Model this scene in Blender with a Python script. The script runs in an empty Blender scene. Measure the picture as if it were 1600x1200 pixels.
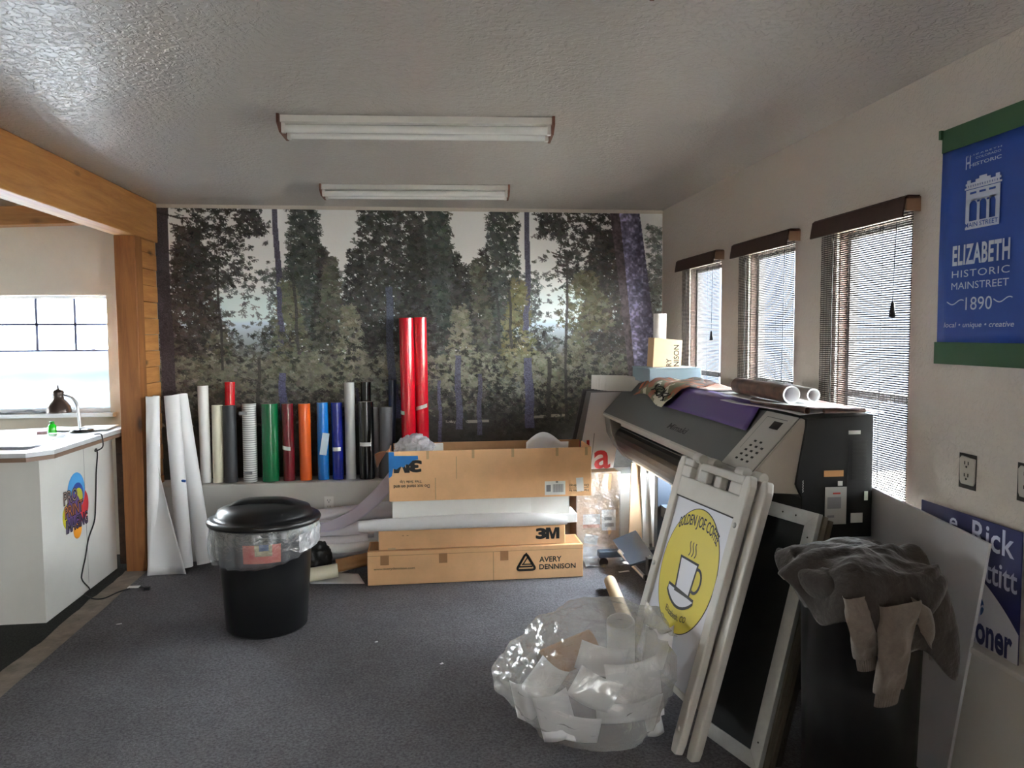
import bpy, math, random
import numpy as np
from mathutils import Vector, Matrix, noise

random.seed(7)
SC = bpy.context.scene
COL = SC.collection
V = Vector

# ------------------------------------------------------------------ camera (solved from the room's own lines)
F_PX = 1200.0
YAW, PITCH, ROLL = math.radians(6.72), math.radians(-3.75), math.radians(-0.363)
CAM = V((0, 0, 1.66))
FW = V((math.sin(YAW)*math.cos(PITCH), math.cos(YAW)*math.cos(PITCH), math.sin(PITCH)))
_r = V((math.cos(YAW), -math.sin(YAW), 0)); _u = _r.cross(FW)
RT = _r*math.cos(ROLL) + _u*math.sin(ROLL)
UP = -_r*math.sin(ROLL) + _u*math.cos(ROLL)
cam = bpy.data.cameras.new('camera'); cam.sensor_width = 36.0; cam.lens = F_PX/1600*36.0
cam.clip_start = 0.05; cam.clip_end = 200
co = bpy.data.objects.new('camera', cam); COL.objects.link(co)
M4 = Matrix((RT, UP, -FW)).transposed().to_4x4(); M4.translation = CAM
co.matrix_world = M4
SC.camera = co

def ray(px, py): return FW + RT*((px-800)/F_PX) - UP*((py-600)/F_PX)
def aY(px, py, y): d = ray(px, py); return CAM + d*(y/d.y)
def aX(px, py, x): d = ray(px, py); return CAM + d*(x/d.x)
def aZ(px, py, z): d = ray(px, py); return CAM + d*((z-CAM.z)/d.z)

# ------------------------------------------------------------------ materials
def s2l(c):
    c = c/255.0
    return c/12.92 if c <= 0.04045 else ((c+0.055)/1.055)**2.4
def rgb(r, g, b): return (s2l(r), s2l(g), s2l(b), 1)
MATS = {}
def mat(name, col, rough=0.6, metal=0.0, nscale=0, namt=0.0, bscale=0, bstr=0.0, bdist=0.01, spec=0.5, stretch=None,
        trans=0.0, alpha=1.0, coat=0.0, col2=None, sheen=0.0):
    if name in MATS: return MATS[name]
    m = bpy.data.materials.new(name); m.use_nodes = True
    nt = m.node_tree; b = nt.nodes['Principled BSDF']
    c = rgb(*col)
    b.inputs['Base Color'].default_value = c
    b.inputs['Roughness'].default_value = rough
    b.inputs['Metallic'].default_value = metal
    b.inputs['Specular IOR Level'].default_value = spec
    if coat: b.inputs['Coat Weight'].default_value = coat; b.inputs['Coat Roughness'].default_value = 0.08
    if sheen: b.inputs['Sheen Weight'].default_value = sheen
    if alpha < 1: b.inputs['Alpha'].default_value = alpha
    if nscale or bscale:
        tc = nt.nodes.new('ShaderNodeTexCoord'); mp = nt.nodes.new('ShaderNodeMapping')
        nt.links.new(tc.outputs['Object'], mp.inputs['Vector'])
        if stretch: mp.inputs['Scale'].default_value = stretch
    if nscale:
        n = nt.nodes.new('ShaderNodeTexNoise'); n.inputs['Scale'].default_value = nscale; n.inputs['Detail'].default_value = 6
        n.inputs['Roughness'].default_value = 0.65
        nt.links.new(mp.outputs[0], n.inputs['Vector'])
        r = nt.nodes.new('ShaderNodeValToRGB')
        e = r.color_ramp.elements
        c2 = rgb(*col2) if col2 else tuple(x*(1-namt) for x in c[:3])+(1,)
        e[0].position = 0.32; e[0].color = c2
        e[1].position = 0.68; e[1].color = tuple(min(1, x*(1+namt*0.5)) for x in c[:3])+(1,) if not col2 else c
        nt.links.new(n.outputs['Fac'], r.inputs[0]); nt.links.new(r.outputs[0], b.inputs['Base Color'])
    if bscale:
        n = nt.nodes.new('ShaderNodeTexNoise'); n.inputs['Scale'].default_value = bscale; n.inputs['Detail'].default_value = 5
        nt.links.new(mp.outputs[0], n.inputs['Vector'])
        bp = nt.nodes.new('ShaderNodeBump'); bp.inputs['Strength'].default_value = bstr; bp.inputs['Distance'].default_value = bdist
        nt.links.new(n.outputs['Fac'], bp.inputs['Height']); nt.links.new(bp.outputs[0], b.inputs['Normal'])
    MATS[name] = m
    return m

def wood_mat(name, c1, c2, scale, axis='Y'):
    m = bpy.data.materials.new(name); m.use_nodes = True; nt = m.node_tree; b = nt.nodes['Principled BSDF']
    tc = nt.nodes.new('ShaderNodeTexCoord'); mp = nt.nodes.new('ShaderNodeMapping')
    s = [9, 9, 9]; s['XYZ'.index(axis)] = 0.8; mp.inputs['Scale'].default_value = s
    n = nt.nodes.new('ShaderNodeTexNoise'); n.inputs['Scale'].default_value = scale; n.inputs['Detail'].default_value = 8; n.inputs['Roughness'].default_value = 0.7; n.inputs['Distortion'].default_value = 0.6
    r = nt.nodes.new('ShaderNodeValToRGB'); r.color_ramp.elements[0].position = 0.3; r.color_ramp.elements[0].color = rgb(*c2)
    r.color_ramp.elements[1].position = 0.7; r.color_ramp.elements[1].color = rgb(*c1)
    # knots
    mp2 = nt.nodes.new('ShaderNodeMapping'); s2 = [5.5, 5.5, 5.5]; s2['XYZ'.index(axis)] = 2.2; mp2.inputs['Scale'].default_value = s2
    vo = nt.nodes.new('ShaderNodeTexVoronoi'); vo.inputs['Scale'].default_value = 1.0
    kr = nt.nodes.new('ShaderNodeValToRGB'); kr.color_ramp.elements[0].position = 0.06; kr.color_ramp.elements[0].color = (0.25, 0.25, 0.25, 1)
    kr.color_ramp.elements[1].position = 0.16; kr.color_ramp.elements[1].color = (1, 1, 1, 1)
    mx = nt.nodes.new('ShaderNodeMix'); mx.data_type = 'RGBA'; mx.blend_type = 'MULTIPLY'; mx.inputs[0].default_value = 1
    L = nt.links.new
    L(tc.outputs['Object'], mp.inputs[0]); L(mp.outputs[0], n.inputs['Vector']); L(n.outputs['Fac'], r.inputs[0])
    L(tc.outputs['Object'], mp2.inputs[0]); L(mp2.outputs[0], vo.inputs['Vector']); L(vo.outputs['Distance'], kr.inputs[0])
    L(r.outputs[0], mx.inputs[6]); L(kr.outputs[0], mx.inputs[7]); L(mx.outputs[2], b.inputs['Base Color'])
    b.inputs['Roughness'].default_value = 0.55
    MATS[name] = m
    return m

def film_mat(name, col, see=0.5, gloss=0.25, trl=0.3, bscale=14, bstr=0.5, rough=0.18):
    """clear or milky plastic: part see-through, part scattering, part shine"""
    m = bpy.data.materials.new(name); m.use_nodes = True; nt = m.node_tree
    for n in list(nt.nodes): nt.nodes.remove(n)
    N = nt.nodes.new; L = nt.links.new
    o = N('ShaderNodeOutputMaterial'); tr = N('ShaderNodeBsdfTransparent'); tl = N('ShaderNodeBsdfTranslucent'); df = N('ShaderNodeBsdfDiffuse'); gl = N('ShaderNodeBsdfGlossy')
    c = rgb(*col)
    for x in (tl, df): x.inputs['Color'].default_value = c
    gl.inputs['Roughness'].default_value = rough
    a = N('ShaderNodeMixShader'); a.inputs[0].default_value = trl; L(df.outputs[0], a.inputs[1]); L(tl.outputs[0], a.inputs[2])
    g = N('ShaderNodeMixShader'); g.inputs[0].default_value = gloss; L(a.outputs[0], g.inputs[1]); L(gl.outputs[0], g.inputs[2])
    t = N('ShaderNodeMixShader'); t.inputs[0].default_value = see; L(g.outputs[0], t.inputs[1]); L(tr.outputs[0], t.inputs[2])
    L(t.outputs[0], o.inputs[0])
    if bscale:
        tc = N('ShaderNodeTexCoord'); n = N('ShaderNodeTexNoise'); n.inputs['Scale'].default_value = bscale; n.inputs['Detail'].default_value = 4; n.inputs['Distortion'].default_value = 1.2
        L(tc.outputs['Object'], n.inputs['Vector']); bp = N('ShaderNodeBump'); bp.inputs['Strength'].default_value = bstr; bp.inputs['Distance'].default_value = 0.03
        L(n.outputs['Fac'], bp.inputs['Height'])
        for x in (tl, df, gl): L(bp.outputs[0], x.inputs['Normal'])
    MATS[name] = m
    return m

def glass_mat():
    m = bpy.data.materials.new('window_glass'); m.use_nodes = True; nt = m.node_tree
    for n in list(nt.nodes): nt.nodes.remove(n)
    N = nt.nodes.new; L = nt.links.new
    o = N('ShaderNodeOutputMaterial'); tr = N('ShaderNodeBsdfTransparent'); tr.inputs[0].default_value = (0.94, 0.97, 0.97, 1)
    gl = N('ShaderNodeBsdfGlossy'); gl.inputs['Roughness'].default_value = 0.02
    lw = N('ShaderNodeLayerWeight'); lw.inputs[0].default_value = 0.5
    pw = N('ShaderNodeMath'); pw.operation = 'POWER'; pw.inputs[1].default_value = 5; L(lw.outputs['Facing'], pw.inputs[0])
    ma = N('ShaderNodeMath'); ma.operation = 'MULTIPLY_ADD'; ma.inputs[1].default_value = 0.5; ma.inputs[2].default_value = 0.03; L(pw.outputs[0], ma.inputs[0])
    mx = N('ShaderNodeMixShader'); L(ma.outputs[0], mx.inputs[0]); L(tr.outputs[0], mx.inputs[1]); L(gl.outputs[0], mx.inputs[2]); L(mx.outputs[0], o.inputs[0])
    return m

def plaster_mat(name, col, s1, strength, dist, namt=0.06, rough=0.62, spec=0.35):
    """knock-down plaster: blotchy raised pads"""
    m = bpy.data.materials.new(name); m.use_nodes = True; nt = m.node_tree; b = nt.nodes['Principled BSDF']
    N = nt.nodes.new; L = nt.links.new
    b.inputs['Base Color'].default_value = rgb(*col); b.inputs['Roughness'].default_value = rough; b.inputs['Specular IOR Level'].default_value = spec
    tc = N('ShaderNodeTexCoord')
    n1 = N('ShaderNodeTexNoise'); n1.inputs['Scale'].default_value = s1; n1.inputs['Detail'].default_value = 3; n1.inputs['Distortion'].default_value = 0.8
    L(tc.outputs['Object'], n1.inputs['Vector'])
    r = N('ShaderNodeValToRGB'); r.color_ramp.elements[0].position = 0.44; r.color_ramp.elements[1].position = 0.56; L(n1.outputs['Fac'], r.inputs[0])
    n2 = N('ShaderNodeTexNoise'); n2.inputs['Scale'].default_value = 2.2; n2.inputs['Detail'].default_value = 4; L(tc.outputs['Object'], n2.inputs['Vector'])
    bp = N('ShaderNodeBump'); bp.inputs['Strength'].default_value = strength; bp.inputs['Distance'].default_value = dist; L(r.outputs[0], bp.inputs['Height'])
    bp2 = N('ShaderNodeBump'); bp2.inputs['Strength'].default_value = 0.25; bp2.inputs['Distance'].default_value = 0.05; L(n2.outputs['Fac'], bp2.inputs['Height']); L(bp2.outputs[0], bp.inputs['Normal'])
    L(bp.outputs[0], b.inputs['Normal'])
    MATS[name] = m
    return m

# ------------------------------------------------------------------ mesh builder
class MB:
    def __init__(s): s.v = []; s.f = []; s.m = []; s.sm = []
    def add(s, vs, fs, mi=0, smooth=False, M=None):
        b = len(s.v)
        for p in vs: s.v.append((M @ V(p)) if M is not None else V(p))
        for f in fs: s.f.append(tuple(i+b for i in f)); s.m.append(mi); s.sm.append(smooth)
        return s
    def box(s, lo, hi, mi=0, M=None):
        x0, y0, z0 = lo; x1, y1, z1 = hi
        vs = [(x0,y0,z0),(x1,y0,z0),(x1,y1,z0),(x0,y1,z0),(x0,y0,z1),(x1,y0,z1),(x1,y1,z1),(x0,y1,z1)]
        return s.add(vs, [(3,2,1,0),(4,5,6,7),(0,1,5,4),(1,2,6,5),(2,3,7,6),(3,0,4,7)], mi, False, M)
    def prism(s, poly, h0, h1, mi=0, M=None):
        """poly in local xy, extruded along local z"""
        n = len(poly)
        vs = [(x, y, h0) for x, y in poly]+[(x, y, h1) for x, y in poly]
        fs = [tuple(reversed(range(n))), tuple(range(n, 2*n))]+[(i, (i+1) % n, n+(i+1) % n, n+i) for i in range(n)]
        return s.add(vs, fs, mi, False, M)
    def tube(s, pts, rad, seg=12, mi=0, cap=True, M=None, flat=None):
        pts = [V(p) for p in pts]; n = len(pts)
        rs = rad if isinstance(rad, (list, tuple)) else [rad]*n
        vs = []; t0 = (pts[1]-pts[0]).normalized()
        a = t0.orthogonal().normalized()
        for i, p in enumerate(pts):
            t = (pts[min(i+1, n-1)]-pts[max(i-1, 0)])
            t = t.normalized() if t.length > 1e-9 else t0
            a = (a-t*a.dot(t)).normalized(); b = t.cross(a)
            for k in range(seg):
                q = 2*math.pi*k/seg
                vs.append(p+a*(rs[i]*math.cos(q))+b*(rs[i]*math.sin(q)))
        fs = [(i*seg+k, i*seg+(k+1) % seg, (i+1)*seg+(k+1) % seg, (i+1)*seg+k) for i in range(n-1) for k in range(seg)]
        s.add(vs, fs, mi, True, M)
        if cap:
            s.add(vs[:seg], [tuple(reversed(range(seg)))], mi, False, M); s.add(vs[-seg:], [tuple(range(seg))], mi, False, M)
        return s
    def lathe(s, prof, seg=40, mi=0, M=None, sx=1, sy=1, fn=None):
        """prof: (r, z) pairs round local z"""
        vs = []
        for r, z in prof:
            for k in range(seg):
                q = 2*math.pi*k/seg
                p = V((r*math.cos(q)*sx, r*math.sin(q)*sy, z))
                vs.append(fn(p, q) if fn else p)
        n = len(prof)
        fs = [(i*seg+k, i*seg+(k+1) % seg, (i+1)*seg+(k+1) % seg, (i+1)*seg+k) for i in range(n-1) for k in range(seg)]
        return s.add(vs, fs, mi, True, M)
    def grid(s, P, nu, nv, mi=0, smooth=True, M=None, closed=False):
        vs = [P(i/(nu if closed else nu), j/nv) for j in range(nv+1) for i in range(nu+1)]
        w = nu+1
        fs = [(j*w+i, j*w+i+1, (j+1)*w+i+1, (j+1)*w+i) for j in range(nv) for i in range(nu)]
        return s.add(vs, fs, mi, smooth, M)
    def sheet(s, P, nu, nv, th, mi=0, smooth=True, M=None):
        """a thin sheet of thickness th (world z-ish offset along local normals)"""
        pts = [[V(P(i/nu, j/nv)) for i in range(nu+1)] for j in range(nv+1)]
        def nrm(i, j):
            a = pts[j][min(i+1, nu)]-pts[j][max(i-1, 0)]; b = pts[min(j+1, nv)][i]-pts[max(j-1, 0)][i]
            c = a.cross(b); return c.normalized() if c.length > 1e-12 else V((0, 0, 1))
        top = [pts[j][i]+nrm(i, j)*th*.5 for j in range(nv+1) for i in range(nu+1)]
        bot = [pts[j][i]-nrm(i, j)*th*.5 for j in range(nv+1) for i in range(nu+1)]
        w = nu+1; o = len(top)
        fs = []
        for j in range(nv):
            for i in range(nu):
                a, b, c, d = j*w+i, j*w+i+1, (j+1)*w+i+1, (j+1)*w+i
                fs += [(a, b, c, d), (o+d, o+c, o+b, o+a)]
        for i in range(nu): fs += [(i+1, i, o+i, o+i+1), (nv*w+i, nv*w+i+1, o+nv*w+i+1, o+nv*w+i)]
        for j in range(nv): fs += [(j*w, (j+1)*w, o+(j+1)*w, o+j*w), ((j+1)*w+nu, j*w+nu, o+j*w+nu, o+(j+1)*w+nu)]
        return s.add(top+bot, fs, mi, smooth, M)
    def build(s, name, mats, parent=None, bevel=0, seg=2, origin=None, sub=0):
        me = bpy.data.meshes.new(name)
        off = V((0, 0, 0))
        p = parent
        while p is not None: off += p.location; p = p.parent
        vs = s.v
        if parent is None:
            if origin is None:
                xs = [v.x for v in vs]; ys = [v.y for v in vs]; zs = [v.z for v in vs]
                origin = V(((min(xs)+max(xs))/2, (min(ys)+max(ys))/2, min(zs)))
            off = V(origin)
        me.from_pydata([v-off for v in vs], [], s.f)
        ms = mats if isinstance(mats, (list, tuple)) else [mats]
        for m in ms: me.materials.append(m)
        me.polygons.foreach_set('material_index', s.m); me.polygons.foreach_set('use_smooth', s.sm)
        me.update()
        o = bpy.data.objects.new(name, me); COL.objects.link(o)
        if parent is None: o.location = off
        else: o.parent = parent
        if bevel:
            b = o.modifiers.new('edge', 'BEVEL'); b.width = bevel; b.segments = seg; b.limit_method = 'ANGLE'; b.angle_limit = math.radians(40)
        if sub:
            b = o.modifiers.new('smooth', 'SUBSURF'); b.levels = sub; b.render_levels = sub
        return o

def tag(o, label, cat, group=None):
    o['label'] = label; o['category'] = cat
    if group: o['group'] = group
    return o
def thing(name, loc, label, cat, group=None):
    o = bpy.data.objects.new(name, None); COL.objects.link(o); o.location = V(loc); o.empty_display_size = 0.05
    return tag(o, label, cat, group)
def struct(o, label=None):
    o['kind'] = 'structure'
    if label: o['label'] = label
    return o
def frame(o, ex, ey, ez=None):
    ex = V(ex).normalized(); ey = V(ey); ey = (ey-ex*ey.dot(ex)).normalized(); ez = ex.cross(ey)
    m = Matrix((ex, ey, ez)).transposed().to_4x4(); m.translation = V(o); return m
def copy_tree(o, dloc=None, label=None, group=None):
    r = o.copy(); COL.objects.link(r)
    for ch in list(o.children):
        c = ch.copy(); COL.objects.link(c); c.parent = r
        for g in list(ch.children):
            d = g.copy(); COL.objects.link(d); d.parent = c
    if dloc is not None: r.location = o.location+V(dloc)
    if label: r['label'] = label
    if group: r['group'] = group
    return r

# ------------------------------------------------------------------ lettering
def text_verts(s, bold=0.0, space=1.0, font=None):
    cu = bpy.data.curves.new('lettering', 'FONT'); cu.body = s; cu.size = 1; cu.offset = bold; cu.space_character = space; cu.resolution_u = 3
    o = bpy.data.objects.new('lettering', cu); COL.objects.link(o)
    dg = bpy.context.evaluated_depsgraph_get(); ev = o.evaluated_get(dg); me = ev.to_mesh()
    vs = [v.co.copy() for v in me.vertices]; fs = [tuple(p.vertices) for p in me.polygons]
    ev.to_mesh_clear(); bpy.data.objects.remove(o); bpy.data.curves.remove(cu)
    return vs, fs
def put_text(mb, s, M, x0, y0, x1, y1, bold=0.0, space=1.0, mi=0, z=0.0012, warp=None, shear=0.0, rot180=False, fat=0.0):
    """letters of s stretched to the rectangle (x0,y0)-(x1,y1) of the face M, z in front of it"""
    vs, fs = text_verts(s, bold, space)
    if not vs: return
    ax = min(v.x for v in vs); bx = max(v.x for v in vs); ay = min(v.y for v in vs); by = max(v.y for v in vs)
    out = []
    for v in vs:
        u = (v.x-ax)/(bx-ax); w = (v.y-ay)/(by-ay)
        if rot180: u, w = 1-u, 1-w
        x = x0+(x1-x0)*u+shear*(w-0.5)*(y1-y0); y = y0+(y1-y0)*w
        if warp: x, y = warp(u, w)
        out.append((x, y, z))
    mb.add(out, fs, mi, False, M)
    if fat:
        for k, (dx, dy) in enumerate(((-fat, 0), (fat, 0), (0, fat*0.6), (0, -fat*0.6), (-fat*0.6, fat*0.4), (fat*0.6, -fat*0.4))): mb.add([(x+dx, y+dy, zz-0.00004*(k+1)) for x, y, zz in out], fs, mi, False, M)
def put_3m(mb, M, x0, y0, x1, y1, rot180=False):
    """the two heavy characters, the M as its own wide outline touching the 3"""
    if rot180: M = M @ Matrix.Translation((x0+x1, y0+y1, 0)) @ Matrix.Rotation(math.pi, 4, 'Z')
    w = x1-x0; h = y1-y0; s_ = x0+w*0.44
    put_text(mb, '3', M, x0+0.004, y0+0.003, s_, y1-0.003, bold=0.035, fat=0.0035)
    mp = [(0, 0), (0, 1), (.32, 1), (.5, .42), (.68, 1), (1, 1), (1, 0), (.76, 0), (.76, .66), (.6, 0), (.4, 0), (.24, .66), (.24, 0)]
    mb.prism([(s_-0.002+(x1-s_)*a, y0+h*b) for a, b in mp], 0.0003, 0.0012, 0, M)
def disc(cx, cy, rx, ry, n=40, a0=0, a1=2*math.pi): return [(cx+rx*math.cos(a0+(a1-a0)*k/n), cy+ry*math.sin(a0+(a1-a0)*k/n)) for k in range(n if a1-a0 > 6.2 else n+1)]
def face_poly(mb, poly, M, z0=0.0, z1=0.001, mi=0): mb.prism(poly, z0, z1, mi, M)
def ribbon(mb, pts, w, M, z0=0.0005, z1=0.0018, mi=0, closed=False):
    n = len(pts); L = []; R = []
    for i in range(n):
        a = V(pts[(i-1) % n if closed else max(i-1, 0)]); b = V(pts[(i+1) % n if closed else min(i+1, n-1)])
        t = (b-a).normalized(); nn = V((-t.y, t.x))*w/2; p = V(pts[i]); L.append(p+nn); R.append(p-nn)
    vs = [(p.x, p.y, z1) for p in L]+[(p.x, p.y, z1) for p in R]
    k = n if closed else n-1
    mb.add(vs, [(i, n+i, n+(i+1) % n, (i+1) % n) for i in range(k)], mi, False, M)
def roll(mb, p0, p1, r, ri=None, mi=0, mi2=None, seg=28, depth=0.12):
    """a hollow roll from p0 to p1"""
    p0, p1 = V(p0), V(p1); ax = (p1-p0); Ln = ax.length; e = ax.normalized(); a = e.orthogonal(); M = frame(p0, a, e.cross(a))
    ri = r*0.55 if ri is None else ri; mi2 = mi if mi2 is None else mi2
    mb.lathe([(ri, depth), (ri, 0.0), (r, 0.0)], seg, mi2, M); mb.lathe([(r, 0.0), (r, Ln*0.5), (r, Ln)], seg, mi, M)
    mb.lathe([(r, Ln), (ri, Ln), (ri, Ln-depth)], seg, mi2, M)
    mb.add([(ri*math.cos(2*math.pi*k/seg), ri*math.sin(2*math.pi*k/seg), Ln-depth) for k in range(seg)], [tuple(range(seg))], mi2, False, M)
    mb.add([(ri*math.cos(2*math.pi*k/seg), ri*math.sin(2*math.pi*k/seg), depth) for k in range(seg)], [tuple(reversed(range(seg)))], mi2, False, M)
    return M
def blob(mb, c, rad, sub=4, amp=0.2, freq=3.0, seed=0, mi=0, ridge=False, zmin=None, fn=None):
    import bmesh
    bm = bmesh.new(); bmesh.ops.create_icosphere(bm, subdivisions=sub, radius=1.0)
    vs = []
    for v in bm.verts:
        d = v.co.normalized(); q = d*freq+V((seed*7.3, seed*3.1, seed*5.7))
        k = noise.fractal(q, 0.9, 2.1, 4)
        if ridge: k = 0.55-abs(k)*1.5+0.4*noise.noise(q*0.5)
        p = d*(1+amp*k); p = V((p.x*rad[0], p.y*rad[1], p.z*rad[2]))+V(c)
        if fn: p = fn(p, d)
        if zmin is not None and p.z < zmin: p.z = zmin+0.0005*noise.noise(p*40)
        vs.append(p)
    fs = [tuple(x.index for x in f.verts) for f in bm.faces]
    bm.free(); mb.add(vs, fs, mi, True)

# ================================================================== ROOM
XL, XR, YB, ZC = -1.96, 1.945, 6.06, 2.64
LX0, YK, LZ = -5.6, -3.2, 3.05            # left room far wall, wall behind the viewer, left room's higher ceiling
white_wall = plaster_mat('white_plaster_wall', (212, 203, 193), 44, 0.30, 0.008)
white_ceil = plaster_mat('white_plaster_ceiling', (190, 184, 178), 34, 0.42, 0.010, rough=0.34, spec=0.26)
smooth_white = mat('smooth_painted_board', (206, 203, 198), 0.6, nscale=3, namt=0.05)
cream_wall = mat('cream_painted_wall', (205, 196, 180), 0.65, nscale=4, namt=0.05, bscale=60, bstr=0.1)
carpet = mat('charcoal_carpet', (114, 112, 115), 0.95, nscale=85, namt=0.5, bscale=180, bstr=0.8, bdist=0.006, spec=0.1)
def carpet_mat():
    m = carpet; nt = m.node_tree; b = nt.nodes['Principled BSDF']; N = nt.nodes.new; L = nt.links.new
    # worn, dusty patches with shapes of their own
    src = b.inputs['Base Color'].links[0].from_socket
    tc = N('ShaderNodeTexCoord'); n = N('ShaderNodeTexNoise'); n.inputs['Scale'].default_value = 1.6; n.inputs['Detail'].default_value = 7; n.inputs['Roughness'].default_value = 0.7
    L(tc.outputs['Object'], n.inputs['Vector']); r = N('ShaderNodeValToRGB'); r.color_ramp.elements[0].position = 0.35; r.color_ramp.elements[0].color = (0.8, 0.78, 0.78, 1)
    r.color_ramp.elements[1].position = 0.7; r.color_ramp.elements[1].color = (1.12, 1.12, 1.13, 1)
    mx = N('ShaderNodeMix'); mx.data_type = 'RGBA'; mx.blend_type = 'MULTIPLY'; mx.inputs[0].default_value = 1
    L(n.outputs['Fac'], r.inputs[0]); L(src, mx.inputs[6]); L(r.outputs[0], mx.inputs[7])
    # pale specks of lint
    v = N('ShaderNodeTexVoronoi'); v.inputs['Scale'].default_value = 26; L(tc.outputs['Object'], v.inputs['Vector'])
    vr = N('ShaderNodeValToRGB'); vr.color_ramp.elements[0].position = 0.03; vr.color_ramp.elements[0].color = (1, 1, 1, 1); vr.color_ramp.elements[1].position = 0.05; vr.color_ramp.elements[1].color = (0, 0, 0, 1)
    L(v.outputs['Distance'], vr.inputs[0])
    m2 = N('ShaderNodeMix'); m2.data_type = 'RGBA'; m2.inputs[7].default_value = rgb(150, 148, 145)
    mu = N('ShaderNodeMath'); mu.operation = 'MULTIPLY'; mu.inputs[1].default_value = 0.35; L(vr.outputs[0], mu.inputs[0]); L(mu.outputs[0], m2.inputs[0])
    L(mx.outputs[2], m2.inputs[6]); L(m2.outputs[2], b.inputs['Base Color'])
carpet_mat()
concrete = mat('bare_concrete_strip', (136, 124, 112), 0.85, nscale=9, namt=0.35, bscale=30, bstr=0.3, bdist=0.01)
wood_y = wood_mat('honey_pine_beam', (206, 150, 88), (168, 108, 56), 2.2, 'Y')
wood_z = wood_mat('honey_pine_post', (166, 108, 58), (122, 74, 38), 2.2, 'Z')
wood_x = wood_mat('honey_pine_lintel', (188, 136, 84), (142, 96, 54), 2.2, 'X')
dark_wood = wood_mat('dark_stained_boards', (92, 66, 48), (58, 40, 30), 2.0, 'Y')
G = glass_mat()

# floor and ceiling
m = MB(); m.box((LX0-0.2, YK-0.2, -0.08), (XR+0.25, YB+0.3, 0.0)); struct(m.build('floor', carpet))
m = MB(); m.box((XL-0.12, YK-0.2, ZC), (XR+0.3, YB+0.3, ZC+0.1)); struct(m.build('ceiling', white_ceil))
# worn strip where a partition once stood: ragged on its left side
m = MB(); n = 60; L_ = []; R_ = []
for i in range(n+1):
    y = 0.5+(5.62-0.5)*i/n
    L_.append((-2.085-0.03*noise.noise(V((y*2.2, 1, 0)))-0.05*max(0, noise.noise(V((y*5.1, 4, 0)))), y)); R_.append((-1.945+0.006*noise.noise(V((y*3, 9, 0))), y))
poly = R_+list(reversed(L_))
vs = [(x, y, 0.004) for x, y in L_]+[(x, y, 0.004) for x, y in R_]
m.add(vs, [(i, n+1+i, n+2+i, i+1) for i in range(n)])
o = m.build('trim_1', concrete); struct(o, 'strip of bare concrete between the two carpets')
# dark older carpet of the left room
m = MB(); m.box((LX0, YK, 0.0), (-2.07, YB, 0.003)); o = struct(m.build('floor_left', mat('dark_green_grey_carpet', (62, 62, 60), 0.95, nscale=120, namt=0.4, bscale=200, bstr=0.6, bdist=0.005, spec=0.1)))

# back wall: full width with the left room's window opening
WX0, WX1, WZ0, WZ1 = -4.35, -2.325, 1.09, 1.965
m = MB()
m.box((XL-0.14, YB, 0), (XR+0.3, YB+0.16, ZC)); struct(m.build('wall_back', white_wall))
m = MB()
m.box((LX0, YB, 0), (XL-0.14, YB+0.16, WZ0)); m.box((LX0, YB, WZ1), (XL-0.14, YB+0.16, LZ)); m.box((LX0, YB, WZ0), (WX0, YB+0.16, WZ1)); m.box((WX1, YB, WZ0), (XL-0.14, YB+0.16, WZ1))
struct(m.build('wall_back_left', cream_wall))
# right wall with three window openings, and an unseen fourth added for its light
wins = [(4.83, 5.43), (3.84, 4.41), (2.88, 3.43), (-1.6, -0.95)]
wz0, wz1 = 0.60, 2.12
m = MB(); x0, x1 = XR, XR+0.10
ys = [YK]+[q for w in sorted(wins) for q in w]+[YB]
for i in range(0, len(ys), 2): m.box((x0, ys[i], 0), (x1, ys[i+1], ZC))
for a, b in wins: m.box((x0, a, 0), (x1, b, wz0)); m.box((x0, a, wz1), (x1, b, ZC))
struct(m.build('wall_right', white_wall))
# wall behind the viewer, and the left room's outer wall with a window added for light
m = MB(); m.box((LX0, YK-0.16, 0), (XR+0.2, YK, 0.7)); m.box((LX0, YK-0.16, 2.25), (XR+0.2, YK, LZ))
m.box((LX0, YK-0.16, 0.7), (XR+0.2, YK, 2.25))
struct(m.build('wall_front', white_wall))
m = MB(); lw = [(5.2, 5.7)]
yy = [YK, 5.2, 5.7, YB]
for i in range(0, 4, 2): m.box((LX0-0.16, yy[i], 0), (LX0, yy[i+1], LZ))
for a, b in lw: m.box((LX0-0.16, a, 0), (LX0, b, 1.15)); m.box((LX0-0.16, a, 1.75), (LX0, b, LZ))
struct(m.build('wall_left', cream_wall))
m = MB(); m.box((LX0-0.16, YK-0.16, LZ), (XL-0.1, YB+0.16, LZ+0.1)); struct(m.build('ceiling_left', dark_wood))
# gypsum above the beam, facing the left room
m = MB(); m.box((-2.08, YK, ZC), (-1.96, YB, LZ)); struct(m.build('wall_over_beam', cream_wall))

# low ledges along the back and right walls
m = MB(); m.box((XL+0.02, 5.79, 0), (XR, YB, 0.565)); o = m.build('trim_2', smooth_white, bevel=0.006); struct(o, 'white boxed ledge along the mural wall')
m = MB(); m.box((XR-0.055, YK, 0), (XR, 5.79, 0.545)); m.box((XR-0.07, YK, 0.545), (XR, 5.79, 0.568)); o = m.build('trim_3', smooth_white, bevel=0.004); struct(o, 'white ledge along the window wall')

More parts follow.
